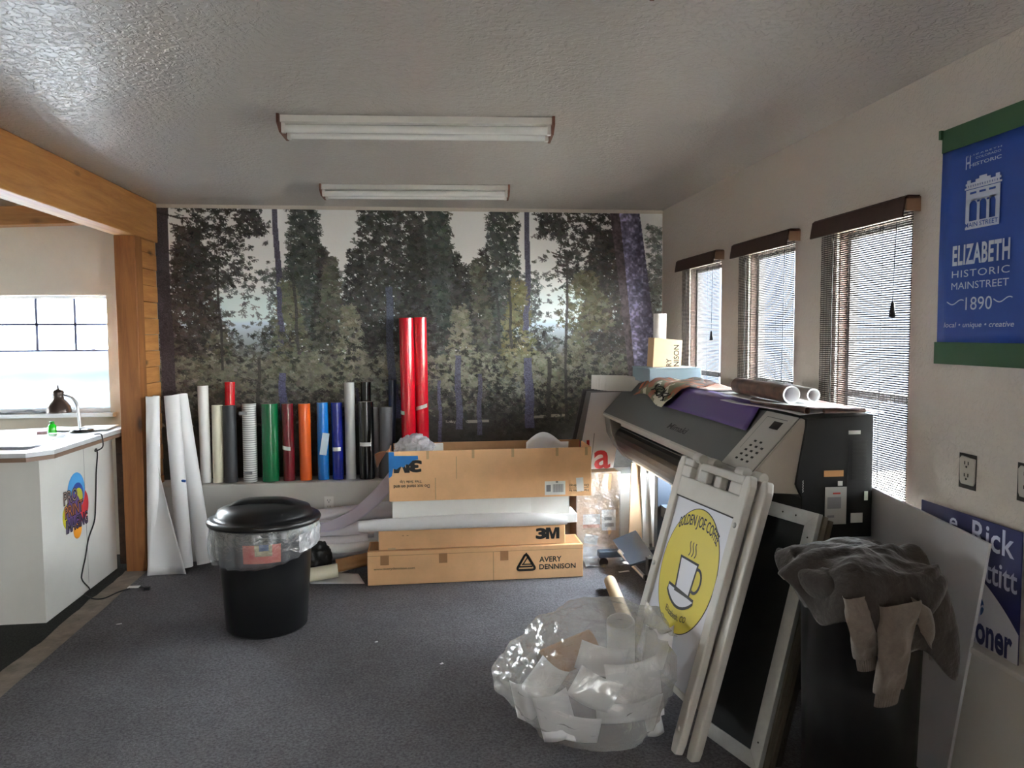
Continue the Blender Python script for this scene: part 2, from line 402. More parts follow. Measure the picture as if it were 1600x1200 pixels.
# timber beam, post and the stub of boards behind it
m = MB(); m.box((-2.085, -1.5, 2.352), (-1.94, YB-0.002, ZC-0.001)); o = m.build('timber_beam', wood_y, bevel=0.006); struct(o, 'honey coloured timber beam under the ceiling')
m = MB(); m.box((-2.085, 5.6, 0), (-1.945, 5.735, 2.352)); o = m.build('timber_post', wood_z, bevel=0.006); struct(o, 'square honey coloured timber post under the beam')
m = MB(); z = 0.02; k = 0
while z < 2.34:
    h = 0.118; t = 0.006*(k % 2)
    m.box((-2.08, 5.736, z), (-1.955-t, YB-0.002, min(z+h-0.004, 2.35))); z += h; k += 1
o = m.build('trim_4', wood_y, bevel=0.003); struct(o, 'short boards closing the wall between post and mural')
m = MB(); m.box((-2.2, 5.80, 0), (-2.085, YB-0.002, 0.95)); o = m.build('trim_5', dark_wood); struct(o, 'dark panel put in for the shade of the gap behind the counter')  # dark panel stands for the shade inside the gap

# left room: sloping rafters and lintel over the window wall
m = MB(); Mx = frame((-4.2, 5.93, 2.405), (1.55, 0, 0.062), (0, 1, 0))
m.box((0, 0, 0), (2.0, 0.12, 0.135), 0, Mx); o = m.build('trim_6', wood_x, bevel=0.004); struct(o, 'timber lintel on the left room wall')
for k in range(4):
    y = 5.2-1.5*k
    m = MB(); m.box((LX0+0.02, y, 2.72), (-2.09, y+0.1, 2.9)); o = m.build('ceiling_rafter', dark_wood if k else wood_x, bevel=0.004); struct(o)

# windows -----------------------------------------------------------
frame_white = mat('white_window_frame', (225, 228, 230), 0.4); muntin_blue = mat('slate_blue_muntin', (96, 104, 136), 0.5)
bronze = mat('dark_bronze_window_frame', (58, 54, 54), 0.45); liner_brown = mat('dark_brown_window_liner', (74, 52, 42), 0.7)
k = 1
for a, b in wins:
    m = MB(); x = XR+0.05; t = 0.03
    m.box((x, a, wz0), (x+0.04, a+t, wz1)); m.box((x, b-t, wz0), (x+0.04, b, wz1)); m.box((x, a+t, wz0), (x+0.04, b-t, wz0+t)); m.box((x, a+t, wz1-t), (x+0.04, b-t, wz1))
    zz = 1.36; m.box((x, a+t, zz), (x+0.04, b-t, zz+0.03))
    w = m.build('window_%d' % (k if k < 4 else k+2), bronze); struct(w)
    m = MB(); m.box((x+0.018, a+t, wz0+t), (x+0.022, b-t, wz1-t)); m.build('window_pane', G, w)
    m = MB(); m.box((XR+0.001, a, wz0), (XR+0.048, b, wz0+0.012)); m.build('window_sill', smooth_white, w)
    for p_, q_ in (((XR+0.012, b-0.009, wz0+0.013), (XR+0.048, b-0.0005, wz1-0.0005)), ((XR+0.012, a+0.0005, wz0+0.013), (XR+0.048, a+0.009, wz1-0.0005)), ((XR+0.012, a+0.01, wz1-0.009), (XR+0.048, b-0.01, wz1-0.0005))):
        m = MB(); m.box(p_, q_); m.build('window_liner', liner_brown, w)
    k += 1
# window 4: the left room's window, gridded top sash, a milky storm panel behind the lower sash
m = MB(); y = YB+0.04; t = 0.03
m.box((WX0, y, WZ0), (WX0+t, y+0.05, WZ1)); m.box((WX1-0.012, y, WZ0), (WX1, y+0.05, WZ1)); m.box((WX0, y, WZ0), (WX1, y+0.05, WZ0+0.03)); m.box((WX0, y, WZ1-0.022), (WX1, y+0.05, WZ1))
w4 = m.build('window_4', frame_white); struct(w4, 'bright gridded window of the left room')
m = MB()
for xx in (-4.2, -3.93, -3.66, -3.39, -3.118, -2.846, -2.574): m.box((xx-0.009, y+0.018, 1.557), (xx+0.009, y+0.03, WZ1-0.02))
m.box((WX0, y+0.018, 1.741), (WX1, y+0.03, 1.759)); m.box((WX0, y+0.016, 1.94), (WX1, y+0.03, 1.952)); m.box((WX0, y+0.012, 1.548), (WX1, y+0.032, 1.562))
m.build('window_grid', muntin_blue, w4)
m = MB(); m.box((WX0+t, y+0.036, 1.56), (WX1-0.012, y+0.04, WZ1-0.02)); m.build('window_pane', G, w4)
milk = film_mat('milky_storm_panel', (122, 126, 130), see=0.0, gloss=0.05, trl=0.85, bscale=0)
m = MB(); m.box((WX0+t, y+0.036, WZ0+0.03), (WX1-0.012, y+0.039, 1.55)); m.build('storm_panel', milk, w4)
m = MB()
for xx in (-4.1, -3.7, -3.3, -2.9, -2.5): m.box((xx-0.014, y+0.135, WZ0), (xx+0.014, y+0.155, 1.6))
m.box((WX0, y+0.135, 1.20), (WX1, y+0.155, 1.215)); m.box((WX0, y+0.13, 1.40), (WX1, y+0.16, 1.445)); m.build('shadow_grid', frame_white, w4)  # hidden grid added to cast muntin shadows on the milky panel
m = MB(); m.box((WX0-0.05, YB-0.055, WZ0-0.03), (WX1+0.04, YB+0.04, WZ0)); m.build('window_sill', frame_white, w4, bevel=0.004)
# unseen window added in the left room's outer wall to let light in
for i, (a, b) in enumerate(lw):
    m = MB(); t = 0.05; x = LX0-0.1
    m.box((x, a, 1.15), (x+0.04, a+t, 1.75)); m.box((x, b-t, 1.15), (x+0.04, b, 1.75)); m.box((x, a+t, 1.15), (x+0.04, b-t, 1.2)); m.box((x, a+t, 1.7), (x+0.04, b-t, 1.75))
    w = m.build('window_%d' % (5+i), frame_white); struct(w)
    m = MB(); m.box((x+0.015, a+t, 1.2), (x+0.02, b-t, 1.7)); m.build('window_pane', G, w)

# outdoors: pale ground, an unseen slab added to block sun from the right windows
m = MB(); m.box((XR+0.26, -30, -0.3), (60, 40, -0.1)); m.box((LX0-0.2, -30, -0.3), (XR+0.26, YK-0.2, -0.1))
o = struct(m.build('ground_outside', mat('pale_gravel_ground', (116, 112, 106), 0.95, nscale=6, namt=0.25)))
m = MB(); m.box((-60, YB+0.3, -0.3), (XR+0.26, 40, -0.1)); m.box((-60, -30, -0.3), (LX0-0.2, YB+0.3, -0.1)); o = struct(m.build('ground_outside', mat('darkened_ground', (62, 62, 64), 0.95, nscale=6, namt=0.25)))  # ground darkened on this side to cut bounce onto the left ceiling
m = MB(); m.box((XR+0.105, 1.2, 2.42), (XR+1.15, 8, 2.52)); o = struct(m.build('sun_blocker', mat('pale_blue_grey_blocker', (190, 200, 212), 0.8)))
# backdrops added to dim the window views: dark blue right, pale left
def backdrop_mat(name, base, light, scale, axis):
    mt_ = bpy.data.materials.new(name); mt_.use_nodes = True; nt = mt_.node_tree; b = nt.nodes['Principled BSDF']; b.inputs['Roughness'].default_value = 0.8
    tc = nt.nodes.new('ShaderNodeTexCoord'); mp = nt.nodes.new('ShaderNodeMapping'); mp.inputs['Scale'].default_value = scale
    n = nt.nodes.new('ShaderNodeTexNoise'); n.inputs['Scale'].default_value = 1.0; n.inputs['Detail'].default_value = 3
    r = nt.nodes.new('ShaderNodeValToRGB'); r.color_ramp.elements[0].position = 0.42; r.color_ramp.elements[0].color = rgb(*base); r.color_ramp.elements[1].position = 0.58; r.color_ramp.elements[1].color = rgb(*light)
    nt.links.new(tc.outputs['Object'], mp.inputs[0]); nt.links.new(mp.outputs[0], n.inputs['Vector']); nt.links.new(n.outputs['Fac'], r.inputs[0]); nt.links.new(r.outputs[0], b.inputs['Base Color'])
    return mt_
m = MB(); m.box((2.7, 9.0, -0.1), (6.7, 13, 3.15)); o = struct(m.build('added_backdrop', backdrop_mat('dark_blue_backdrop', (13, 22, 38), (32, 38, 48), (1.6, 0.2, 0.12), 'Y')))
m = MB(); m.box((-30, 13, -0.1), (2, 18, 3.4)); o = struct(m.build('added_backdrop', backdrop_mat('pale_backdrop', (170, 172, 176), (196, 198, 200), (0.6, 1, 2.0), 'X')))

# light: open sky and a sun from the right ---------------------------------
W = bpy.data.worlds.new('sky'); SC.world = W; W.use_nodes = True; nt = W.node_tree
bg = nt.nodes['Background']
tc = nt.nodes.new('ShaderNodeTexCoord'); sp = nt.nodes.new('ShaderNodeSeparateXYZ'); rr = nt.nodes.new('ShaderNodeValToRGB')
rr.color_ramp.elements[0].position = 0.0; rr.color_ramp.elements[0].color = (1.0, 0.98, 0.95, 1)
rr.color_ramp.elements[1].position = 0.9; rr.color_ramp.elements[1].color = (0.72, 0.84, 1.0, 1)
nt.links.new(tc.outputs['Generated'], sp.inputs[0]); nt.links.new(sp.outputs['Z'], rr.inputs[0]); nt.links.new(rr.outputs[0], bg.inputs['Color'])
bg.inputs['Strength'].default_value = 3.0
sun = bpy.data.lights.new('sun', 'SUN'); sun.energy = 9.0; sun.angle = math.radians(0.6); sun.color = (1.0, 0.94, 0.84)
so = bpy.data.objects.new('sun', sun); COL.objects.link(so); so.location = (20, 1, 16)
so.rotation_euler = V((-0.56, -0.04, -0.82)).to_track_quat('-Z', 'Y').to_euler()
def portal(loc, nrm, sx, sy):
    l = bpy.data.lights.new('window_portal', 'AREA'); l.shape = 'RECTANGLE'; l.size = sx; l.size_y = sy; l.cycles.is_portal = True
    o = bpy.data.objects.new('window_portal', l); COL.objects.link(o); o.location = loc
    o.rotation_euler = V(nrm).to_track_quat('-Z', 'Y').to_euler()
for a, b in wins: portal((XR+0.2, (a+b)/2, (wz0+wz1)/2), (-1, 0, 0), b-a, wz1-wz0)
portal(((WX0+WX1)/2, YB+0.2, (WZ0+WZ1)/2), (0, -1, 0), WX1-WX0, WZ1-WZ0)

for a, b in lw: portal((LX0-0.2, (a+b)/2, 1.45), (1, 0, 0), b-a, 0.6)
vs_ = SC.view_settings; vs_.view_transform = 'Standard'; vs_.look = 'None'; vs_.gamma = 1.0; vs_.use_curve_mapping = False
vs_.exposure = 5.8
cy = SC.cycles; cy.use_denoising = True; cy.max_bounces = 10; cy.diffuse_bounces = 6; cy.glossy_bounces = 4; cy.transparent_max_bounces = 16; cy.transmission_bounces = 6
cy.sample_clamp_indirect = 8; cy.caustics_reflective = False; cy.caustics_refractive = False

# ================================================================== FOREST MURAL (a flat print stuck on the back wall)
def paint_forest(W, H):
    R = np.random.RandomState(11)
    def vnoise(cell):
        gh, gw = int(H/cell)+3, int(W/cell)+3
        g = R.rand(gh, gw); y = np.arange(H)/cell; x = np.arange(W)/cell
        yi = y.astype(int); xi = x.astype(int); fy = (y-yi)[:, None]; fx = (x-xi)[None, :]
        fy = fy*fy*(3-2*fy); fx = fx*fx*(3-2*fx)
        a = g[yi][:, xi]; b = g[yi][:, xi+1]; c = g[yi+1][:, xi]; d = g[yi+1][:, xi+1]
        return (a*(1-fx)+b*fx)*(1-fy)+(c*(1-fx)+d*fx)*fy
    yy, xx = np.mgrid[0:H, 0:W].astype(float)
    img = np.zeros((H, W, 3))
    sky = np.array([176., 172., 168.]); mist = np.array([134., 150., 166.]); low = np.array([58., 56., 50.])
    t = np.clip((yy-60)/80, 0, 1)[..., None]; img = sky*(1-t)+mist*t
    t = np.clip((yy-170)/70, 0, 1)[..., None]; img = img*(1-t)+low*t
    # needle-cluster masks
    masks = []
    for k in range(40):
        s = R.randint(4, 9); q = np.zeros((2*s+1, 2*s+1)); a0 = R.rand()*6.28
        for j in range(R.randint(9, 16)):
            a = a0+R.randn()*1.0
            for r in np.arange(0, s, 0.5):
                q[int(round(s+r*math.sin(a)*0.8)), int(round(s+r*math.cos(a)))] = 1
        masks.append(q)
    def dab(x, y, c, al=0.85):
        q = masks[R.randint(40)]
        if R.rand() < 0.5: q = q[:, ::-1]
        h, w = q.shape; x0 = int(x)-w//2; y0 = int(y)-h//2
        xa, ya, xb, yb = max(0, x0), max(0, y0), min(W, x0+w), min(H, y0+h)
        if xa >= xb or ya >= yb: return
        k = q[ya-y0:yb-y0, xa-x0:xb-x0, None]*al
        img[ya:yb, xa:xb] = img[ya:yb, xa:xb]*(1-k)+np.array(c)*k
    def line(x0, y0, x1, y1, w0, w1, c, al=0.95, jit=0.0):
        n = int(max(abs(x1-x0), abs(y1-y0)))+1
        for i in range(n):
            f = i/n; x = x0+(x1-x0)*f+jit*math.sin(f*9+x0); y = y0+(y1-y0)*f; w = w0+(w1-w0)*f
            if abs(y1-y0) >= abs(x1-x0):
                xa = int(max(0, x-w/2)); xb = int(min(W, x+w/2+1)); yi = int(y)
                if 0 <= yi < H and xa < xb:
                    sh = 0.72+0.56*R.rand(xb-xa, 1); img[yi, xa:xb] = img[yi, xa:xb]*(1-al)+np.array(c)*sh*al
            else:
                ya = int(max(0, y-w/2)); yb = int(min(H, y+w/2+1)); xi = int(x)
                if 0 <= xi < W and ya < yb: img[ya:yb, xi] = img[ya:yb, xi]*(1-al)+np.array(c)*al
    MX = 2*378; vn = vnoise(36)
    holes = [(133, 150, 34, 52), (192, 195, 16, 14), (628, 150, 36, 55), (566, 195, 20, 14)]
    def hole(x, y):
        return any(((x-a)/rx)**2+((y-b)/ry)**2 < 0.7+0.5*R.rand() for a, b, rx, ry in holes)
    def jc(c, s=10): return np.clip(np.array(c)+R.randn()*s+R.randn(3)*2.5, 6, 200)
    # far forest
    for k in range(9000):
        x = R.rand()*W; y = 95+R.rand()*(H-95)
        if hole(x, y) and R.rand() < 0.82: continue
        dab(x, y, jc((52, 54, 52) if y < 220 else (50, 50, 44), 10), 0.8)
    # crowns: (x, top, bottom, half width, colour, count)
    dark = (36, 35, 34); green = (44, 48, 45); olive = (60, 60, 47); brown = (42, 36, 33)
    def crown(x, top, bot, hw, c, n, topw=0.25, ragged=0.3):
        for k in range(n):
            f = R.rand()**0.8; y = top+(bot-top)*f; w = hw*(topw+(1-topw)*min(1, f*1.6))*(1-ragged*R.rand())
            xx_ = x+w*(R.rand()*2-1)
            if hole(xx_, y) and R.rand() < 0.6: continue
            dab(xx_, y, jc(c, 9), 0.88)
    for mir in (0, 1):
        X = (lambda x: MX-x) if mir else (lambda x: x)
        line(X(180), -5, X(186), 300, 7, 10, (48, 46, 62), 0.95, 1.5)
        crown(X(50), 30, 300, 52, brown, 1700, 0.4); crown(X(85), -20, 120, 60, dark, 420, 0.8, 0.5)
        for j in range(9):
            y0 = R.randint(0, 95); x0 = R.randint(20, 160); line(X(x0), y0, X(x0+R.randint(-60, 60)), y0+R.randint(-18, 22), 2.4, 1, (40, 33, 32), 0.9)
        for j in range(60):
            dab(X(R.randint(20, 175)), R.randint(-4, 95), jc(dark, 8), 0.85)
        crown(X(142), -6, 40, 26, dark, 120, 0.7, 0.4)
        crown(X(222), -30, 290, 33, green, 1500, 0.7); crown(X(252), 60, 260, 22, dark, 420, 0.3)
        crown(X(341), -60, 300, 49, (40, 40, 38), 2300, 0.72); crown(X(300), 60, 260, 30, dark, 500, 0.3)
        crown(X(262), 75, 300, 30, (52, 52, 44), 700, 0.3)
    crown(430, -20, 300, 34, green, 1300, 0.5); crown(397, 30, 300, 30, dark, 800, 0.3); crown(470, 85, 320, 26, dark, 700, 0.4)
    # mid-storey pines, lighter and greyer
    for x, top, bot, hw, c, n in ((196, 110, 270, 34, (66, 66, 50), 420), (560, 110, 270, 32, (74, 70, 44), 460), (290, 150, 330, 34, (78, 76, 62), 420), (466, 150, 330, 34, (76, 74, 60), 420), (90, 190, 340, 46, (60, 58, 46), 500),
                                  (660, 190, 340, 46, (66, 64, 50), 500), (670, 95, 190, 50, (58, 56, 38), 420), (350, 210, 360, 40, (70, 72, 66), 420), (230, 220, 360, 40, (66, 64, 54), 420), (600, 230, 350, 44, (72, 70, 54), 420)):
        crown(x, top, bot, hw, c, n, 0.3)
    # pale undergrowth, then the dark forest floor
    for k in range(2600):
        x = R.rand()*W; y = 230+abs(R.randn())*45
        dab(x, y, jc((82, 82, 66) if 330 < x < 620 else (68, 66, 54), 13), 0.6)
    for k in range(1500):
        x = R.rand()*W; y = 285+R.rand()*70; dab(x, y, jc((40, 37, 33), 8), 0.75)
    t = np.clip((yy-300)/45, 0, 1)[..., None]*0.65; img[:] = img*(1-t)+np.array([30., 27., 25.])*t
    g = (np.abs(yy-333-4*np.sin(xx/60)) < 2.2)*(vnoise(14) > 0.62); img[g] = img[g]*0.3+np.array([120., 112., 98.])*0.7
    # scraps of sky between the twigs, dark gaps in the lower growth
    for k in range(420):
        x = R.rand()*W; y = 70+R.rand()*165; s_ = R.randint(1, 3)
        if vn[int(y), int(x)] > 0.55: img[int(y):int(y)+s_, int(x):int(x)+R.randint(1, 4)] = np.array([150., 148., 150.])*(0.7+0.3*R.rand())
    for k in range(900):
        x = R.rand()*W; y = 190+R.rand()*150; dab(x, y, jc((26, 25, 24), 6), 0.7)
    # slim trunks, some of them violet blue
    for x, y0, y1, w, c in ((182, 120, 190, 7, (48, 48, 72)), (184, 255, 330, 12, (50, 50, 82)), (352, 120, 300, 12, (48, 54, 72)), (573, 150, 190, 9, (52, 52, 76)), (575, 235, 350, 15, (54, 53, 78)),
                            (460, 230, 350, 10, (52, 52, 72)), (496, 260, 360, 7, (52, 50, 68)), (640, 60, 340, 4, (36, 32, 32)), (90, 90, 250, 3, (34, 30, 30)), (610, 240, 350, 7, (40, 36, 34)), (525, 120, 220, 4, (38, 36, 38)),
                            (545, 120, 220, 4, (38, 36, 38)), (205, 100, 220, 4, (40, 38, 40)), (150, 230, 330, 5, (40, 36, 34)), (360, 275, 330, 9, (52, 52, 84)), (430, 270, 370, 5, (56, 54, 78)), (300, 280, 340, 5, (44, 42, 60))):
        line(x, y0, x+R.randint(-5, 6), y1, w*0.8, w, c, 0.85, 1.0)
    line(8, -5, 14, 330, 22, 18, (36, 30, 36), 0.92, 1.0)
    # the big leaning violet trunk, its brown neighbour, the spray of needles beside it
    for k in range(260): dab(775+R.rand()*25, 20+R.rand()*215, jc((70, 74, 72), 12), 0.8)
    bark = vnoise(5)*0.6+vnoise(2.4)*0.5
    for y in range(0, 290):
        f = y/290; xc = 744+34*f**0.9; hw = 17+4*f
        xa, xb = int(xc-hw), int(min(W, xc+hw))
        u = (np.arange(xa, xb)-xc)/hw
        base = np.array([74., 70., 96.])*(1.0-0.25*u[:, None])
        b = bark[min(y, H-1), xa:xb][:, None]; img[y, xa:xb] = base*(0.50+0.85*b)+18*(b > 0.72)
        xa2 = int(xc-hw-16+6*f); img[y, xa2:xa] = np.array([60., 50., 54.])*(0.55+0.8*bark[y, xa2:xa][:, None])
    gm = img.mean(-1, keepdims=True); img[:] = img*0.72+gm*0.28
    img *= (0.93+0.14*vnoise(40))[..., None]
    return np.clip(img, 4, 215)

def build_mural():
    W, H = 800, 420
    img = paint_forest(W, H)
    x0, x1, z1, z0 = XL+0.001, XR-0.006, 2.612, 0.566
    u = np.linspace(0, 1, W); w = np.linspace(0, 1, H)
    co_ = np.zeros((H, W, 3), np.float32)
    co_[..., 0] = (x0+(x1-x0)*u)[None, :]-(x0+x1)/2; co_[..., 2] = (z1+(z0-z1)*w)[:, None]-z0
    n = W*H; me = bpy.data.meshes.new('forest_mural')
    idx = np.arange(n).reshape(H, W)
    q = np.stack([idx[:-1, :-1], idx[1:, :-1], idx[1:, 1:], idx[:-1, 1:]], -1).reshape(-1, 4)
    me.vertices.add(n); me.vertices.foreach_set('co', co_.ravel())
    me.loops.add(q.size); me.loops.foreach_set('vertex_index', q.ravel().astype(np.int32))
    me.polygons.add(len(q)); me.polygons.foreach_set('loop_start', np.arange(0, q.size, 4, dtype=np.int32)); me.polygons.foreach_set('loop_total', np.full(len(q), 4, np.int32))
    me.update(calc_edges=True)
    c = img.reshape(-1, 3)/255.0; lin = np.where(c <= 0.04045, c/12.92, ((c+0.055)/1.055)**2.4)*MURAL_GAIN
    at = me.color_attributes.new('print', 'FLOAT_COLOR', 'POINT')
    at.data.foreach_set('color', np.concatenate([np.clip(lin, 0, 0.9), np.ones((n, 1))], 1).astype(np.float32).ravel())
    m = bpy.data.materials.new('printed_mural'); m.use_nodes = True; nt = m.node_tree; b = nt.nodes['Principled BSDF']
    a = nt.nodes.new('ShaderNodeAttribute'); a.attribute_name = 'print'; nt.links.new(a.outputs['Color'], b.inputs['Base Color'])
    b.inputs['Roughness'].default_value = 0.5; b.inputs['Specular IOR Level'].default_value = 0.3
    me.materials.append(m)
    o = bpy.data.objects.new('forest_mural', me); COL.objects.link(o); o.location = ((x0+x1)/2, YB-0.003, z0)
    tag(o, 'wall-wide printed mural of a pine forest with a thick violet trunk', 'mural')
MURAL_GAIN = 2.9
build_mural()

# ================================================================== SHARED MATERIALS
kraft = mat('kraft_cardboard', (240, 190, 140), 0.8, nscale=3, namt=0.12, bscale=90, bstr=0.08, bdist=0.004)
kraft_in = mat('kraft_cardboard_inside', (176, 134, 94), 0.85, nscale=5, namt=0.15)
kraft_pale = mat('pale_kraft_cardboard', (214, 178, 140), 0.8, nscale=3, namt=0.1)
tape_clear = mat('shiny_parcel_tape', (205, 168, 126), 0.25, nscale=8, namt=0.1)
tape_dark = mat('brown_glued_tab', (172, 124, 82), 0.45)
ink = mat('black_ink', (28, 24, 22), 0.6)
ink_brown = mat('brown_ink', (84, 58, 38), 0.7)
paper = mat('white_paper', (226, 225, 226), 0.55, nscale=2.2, namt=0.03)
paper_lav = mat('lavender_white_paper', (220, 216, 222), 0.55, nscale=2.2, namt=0.05)
label_w = mat('white_sticker', (232, 230, 226), 0.4)
label_grey = mat('grey_print', (132, 132, 134), 0.6)
white_card = mat('white_carton_board', (240, 239, 236), 0.55, nscale=4, namt=0.05)
blue_paint = mat('blue_masking_patch', (36, 122, 196), 0.6, nscale=12, namt=0.15)
black_pl = mat('black_moulded_plastic', (19, 19, 21), 0.33, bscale=160, bstr=0.12, bdist=0.002)
steel = mat('brushed_steel', (190, 192, 196), 0.3, metal=0.9)
alu = mat('silver_aluminium', (196, 196, 194), 0.38, metal=0.55, nscale=14, namt=0.12)

FRONT = lambda x, y, z: frame((x, y, z), (1, 0, 0), (0, 0, 1))      # faces the room from the back wall
WALLR = lambda y, z, x=XR: frame((x, y, z), (0, -1, 0), (0, 0, 1))  # faces the room from the right wall

def carton(name, lo, hi, label, yaw=0.0, m=kraft, bev=0.004):
    e = thing(name, ((lo[0]+hi[0])/2, (lo[1]+hi[1])/2, lo[2]), label, 'box')
    mb = MB(); mb.box(lo, hi); mb.build('carton_body', m, e, bevel=bev)
    return e

# ------------------------------------------------------------------ cartons stacked in front of the mural
YF = 5.05
# long bottom carton
a = carton('shipping_carton', (-0.372, YF, 0.004), (1.075, YF+0.26, 0.23), 'long low brown carton with a triangle logo, bottom of the stack on the carpet')
M = FRONT(-0.372, YF, 0.004)
mb = MB()
tri = [(0.0, 0.0), (1.0, 0.0), (0.5, 0.9)]
def tri_pts(cx, cy, s, rr=0.12):
    out = []; P = [(-0.5, -0.36), (0.5, -0.36), (0.0, 0.50)]
    for i in range(3):
        p = V(P[i]); q = V(P[(i-1) % 3]); r_ = V(P[(i+1) % 3])
        a_ = p+(q-p).normalized()*rr*1.7; b_ = p+(r_-p).normalized()*rr*1.7
        for k in range(7):
            t = k/6; c_ = a_*(1-t)**2+p*2*t*(1-t)+b_*t*t; out.append((cx+c_.x*s, cy+c_.y*s))
    return out
cx, cy = 1.055, 0.112
ribbon(mb, tri_pts(cx, cy, 0.135), 0.016, M, closed=True)
ribbon(mb, [(cx-0.055, cy-0.026), (cx+0.044, cy-0.026)], 0.010, M); ribbon(mb, [(cx-0.047, cy-0.012), (cx+0.004, cy+0.068)], 0.009, M)
ribbon(mb, [(cx+0.004, cy+0.050), (cx+0.044, cy-0.018)], 0.010, M); ribbon(mb, [(cx-0.022, cy-0.012), (cx+0.012, cy+0.040)], 0.008, M); ribbon(mb, [(cx-0.03, cy-0.010), (cx+0.040, cy-0.010)], 0.008, M)
put_text(mb, 'AVERY', M, 1.145, 0.112, 1.298, 0.150, bold=0.02); put_text(mb, 'DENNISON', M, 1.145, 0.062, 1.395, 0.098, bold=0.02)
mb.build('logo', ink, a)
mb = MB(); put_text(mb, 'www.averydennison.com', M, 0.04, 0.098, 0.31, 0.118, bold=0.004); mb.build('lettering', ink_brown, a)
for x in (0.085, 0.47, 0.88): mb = MB(); mb.box((x, 0.135, 0.0), (x+0.055, 0.20, 0.0012), 0, M); mb.build('glued_tab', tape_dark, a)
mb = MB(); mb.box((-0.372, YF-0.0008, 0.196+0.004), (1.075, YF+0.0, 0.1985+0.004)); mb.box((0.46, YF-0.0008, 0.006), (0.4635, YF, 0.2)); mb.build('flap_seam', tape_dark, a)
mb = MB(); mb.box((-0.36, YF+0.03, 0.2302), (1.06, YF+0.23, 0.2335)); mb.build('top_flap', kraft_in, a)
# the second carton
b = carton('shipping_carton', (-0.298, YF+0.02, 0.2345), (0.955, YF+0.25, 0.372), 'long brown carton with two heavy black characters, second from the bottom of the stack')
M = FRONT(-0.298, YF+0.02, 0.2345)
mb = MB(); put_3m(mb, M, 1.05, 0.034, 1.215, 0.112); mb.build('logo', ink, b)
mb = MB(); mb.box((0.06, 0.0, 0.0), (0.11, 0.012, 0.0015), 0, M); mb.build('torn_spot', kraft_pale, b)
for x in (0.155, 0.185): mb = MB(); mb.box((x, 0.09, 0), (x+0.012, 0.095, 0.0012), 0, M); mb.build('torn_spot', tape_dark, b)
# short white carton poking out at the right
c = carton('white_carton', (0.60, YF+0.03, 0.3725), (1.04, YF+0.24, 0.4345), 'low white carton end under the right side of the long white carton', m=white_card)
# the long white carton
d = carton('white_carton', (-0.205, YF+0.03, 0.435), (0.985, YF+0.23, 0.561), 'long white carton between the open brown box and the rolled sheet', m=white_card)
M = FRONT(-0.205, YF+0.03, 0.435)
mb = MB(); mb.box((0.0, 0.118, 0.0), (1.19, 0.1205, 0.0008), 0, M); mb.box((0.93, 0.0, 0), (1.19, 0.126, 0.001), 0, M); mb.build('tape_strip', mat('clear_tape_on_white', (238, 236, 232), 0.2), d)
# white rolled sheet lying on the second carton, in front of the white carton
e = thing('paper_roll', (0.25, YF-0.012, 0.3725), 'white rolled sheet sagging along the top of the second lowest carton', 'paper roll', 'white paper rolls round the cartons')
mb = MB(); pts = []; rs = []
for i in range(40):
    f = i/39; x = -0.42+1.38*f; r = 0.036+0.010*math.sin(f*2.6)-0.014*max(0, f-0.86)/0.14
    pts.append((x, YF-0.012-0.004*math.sin(f*9), 0.3735+r*0.97)); rs.append(r)
mb.tube(pts, rs, 26, 0, cap=False)
mb.build('rolled_sheet', paper, e)
mb = MB(); mb.sheet(lambda u, v: (-0.37+1.2*u, YF-0.0+0.028*v, 0.415+0.004*math.sin(u*7)-0.006*v), 24, 3, 0.001); mb.build('loose_edge', paper, e)

# the open box on top: five walls, upside down print, blue patch, stickers, tape marks
BX0, BX1, BZ0, BZ1, BY1 = -0.222, 1.132, 0.562, 0.893, YF+0.31
g = thing('open_carton', ((BX0+BX1)/2, YF+0.15, BZ0), 'big open brown carton with upside-down print and a blue patch, on top of the stack', 'box')
t = 0.006
mb = MB(); mb.box((BX0, YF, BZ0), (BX1, YF+t, BZ1)); mb.build('front_wall', kraft, g, bevel=0.0015)
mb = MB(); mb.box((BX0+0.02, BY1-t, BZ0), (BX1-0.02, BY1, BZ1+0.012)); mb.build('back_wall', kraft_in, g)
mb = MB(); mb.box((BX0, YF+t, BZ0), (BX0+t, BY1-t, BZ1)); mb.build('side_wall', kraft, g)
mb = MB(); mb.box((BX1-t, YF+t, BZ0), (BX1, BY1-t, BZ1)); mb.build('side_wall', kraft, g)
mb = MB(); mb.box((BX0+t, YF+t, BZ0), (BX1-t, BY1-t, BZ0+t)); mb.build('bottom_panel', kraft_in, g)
mb = MB(); mb.sheet(lambda u, v: (BX0-0.095*v, YF+0.04+0.22*u+0.05*v, BZ1-0.01-0.05*v*v+0.03*v*(1-u)-0.1*v*u), 8, 6, 0.004); mb.build('flap', tape_dark, g)
M = FRONT(BX0, YF, BZ0); H_ = BZ1-BZ0
mb = MB(); put_3m(mb, M, 0.03, H_-0.142, 0.215, H_-0.058, rot180=True); mb.build('logo', ink, g)
for s_, x0, y0, x1, y1 in (('This Side Up', 0.07, H_-0.212, 0.215, H_-0.188), ('Do not stand on end', 0.03, H_-0.245, 0.265, H_-0.222), ('Do not drop', 1.205, H_-0.268, 1.335, H_-0.245), ('Handle this by', 1.2, H_-0.302, 1.335, H_-0.282)):
    mb = MB(); put_text(mb, s_, M, x0, y0, x1, y1, bold=0.012, rot180=True); mb.build('lettering', ink, g)
mb = MB(); mb.box((1.2, H_-0.2765, 0), (1.335, H_-0.2745, 0.001), 0, M); mb.build('underline', ink, g)
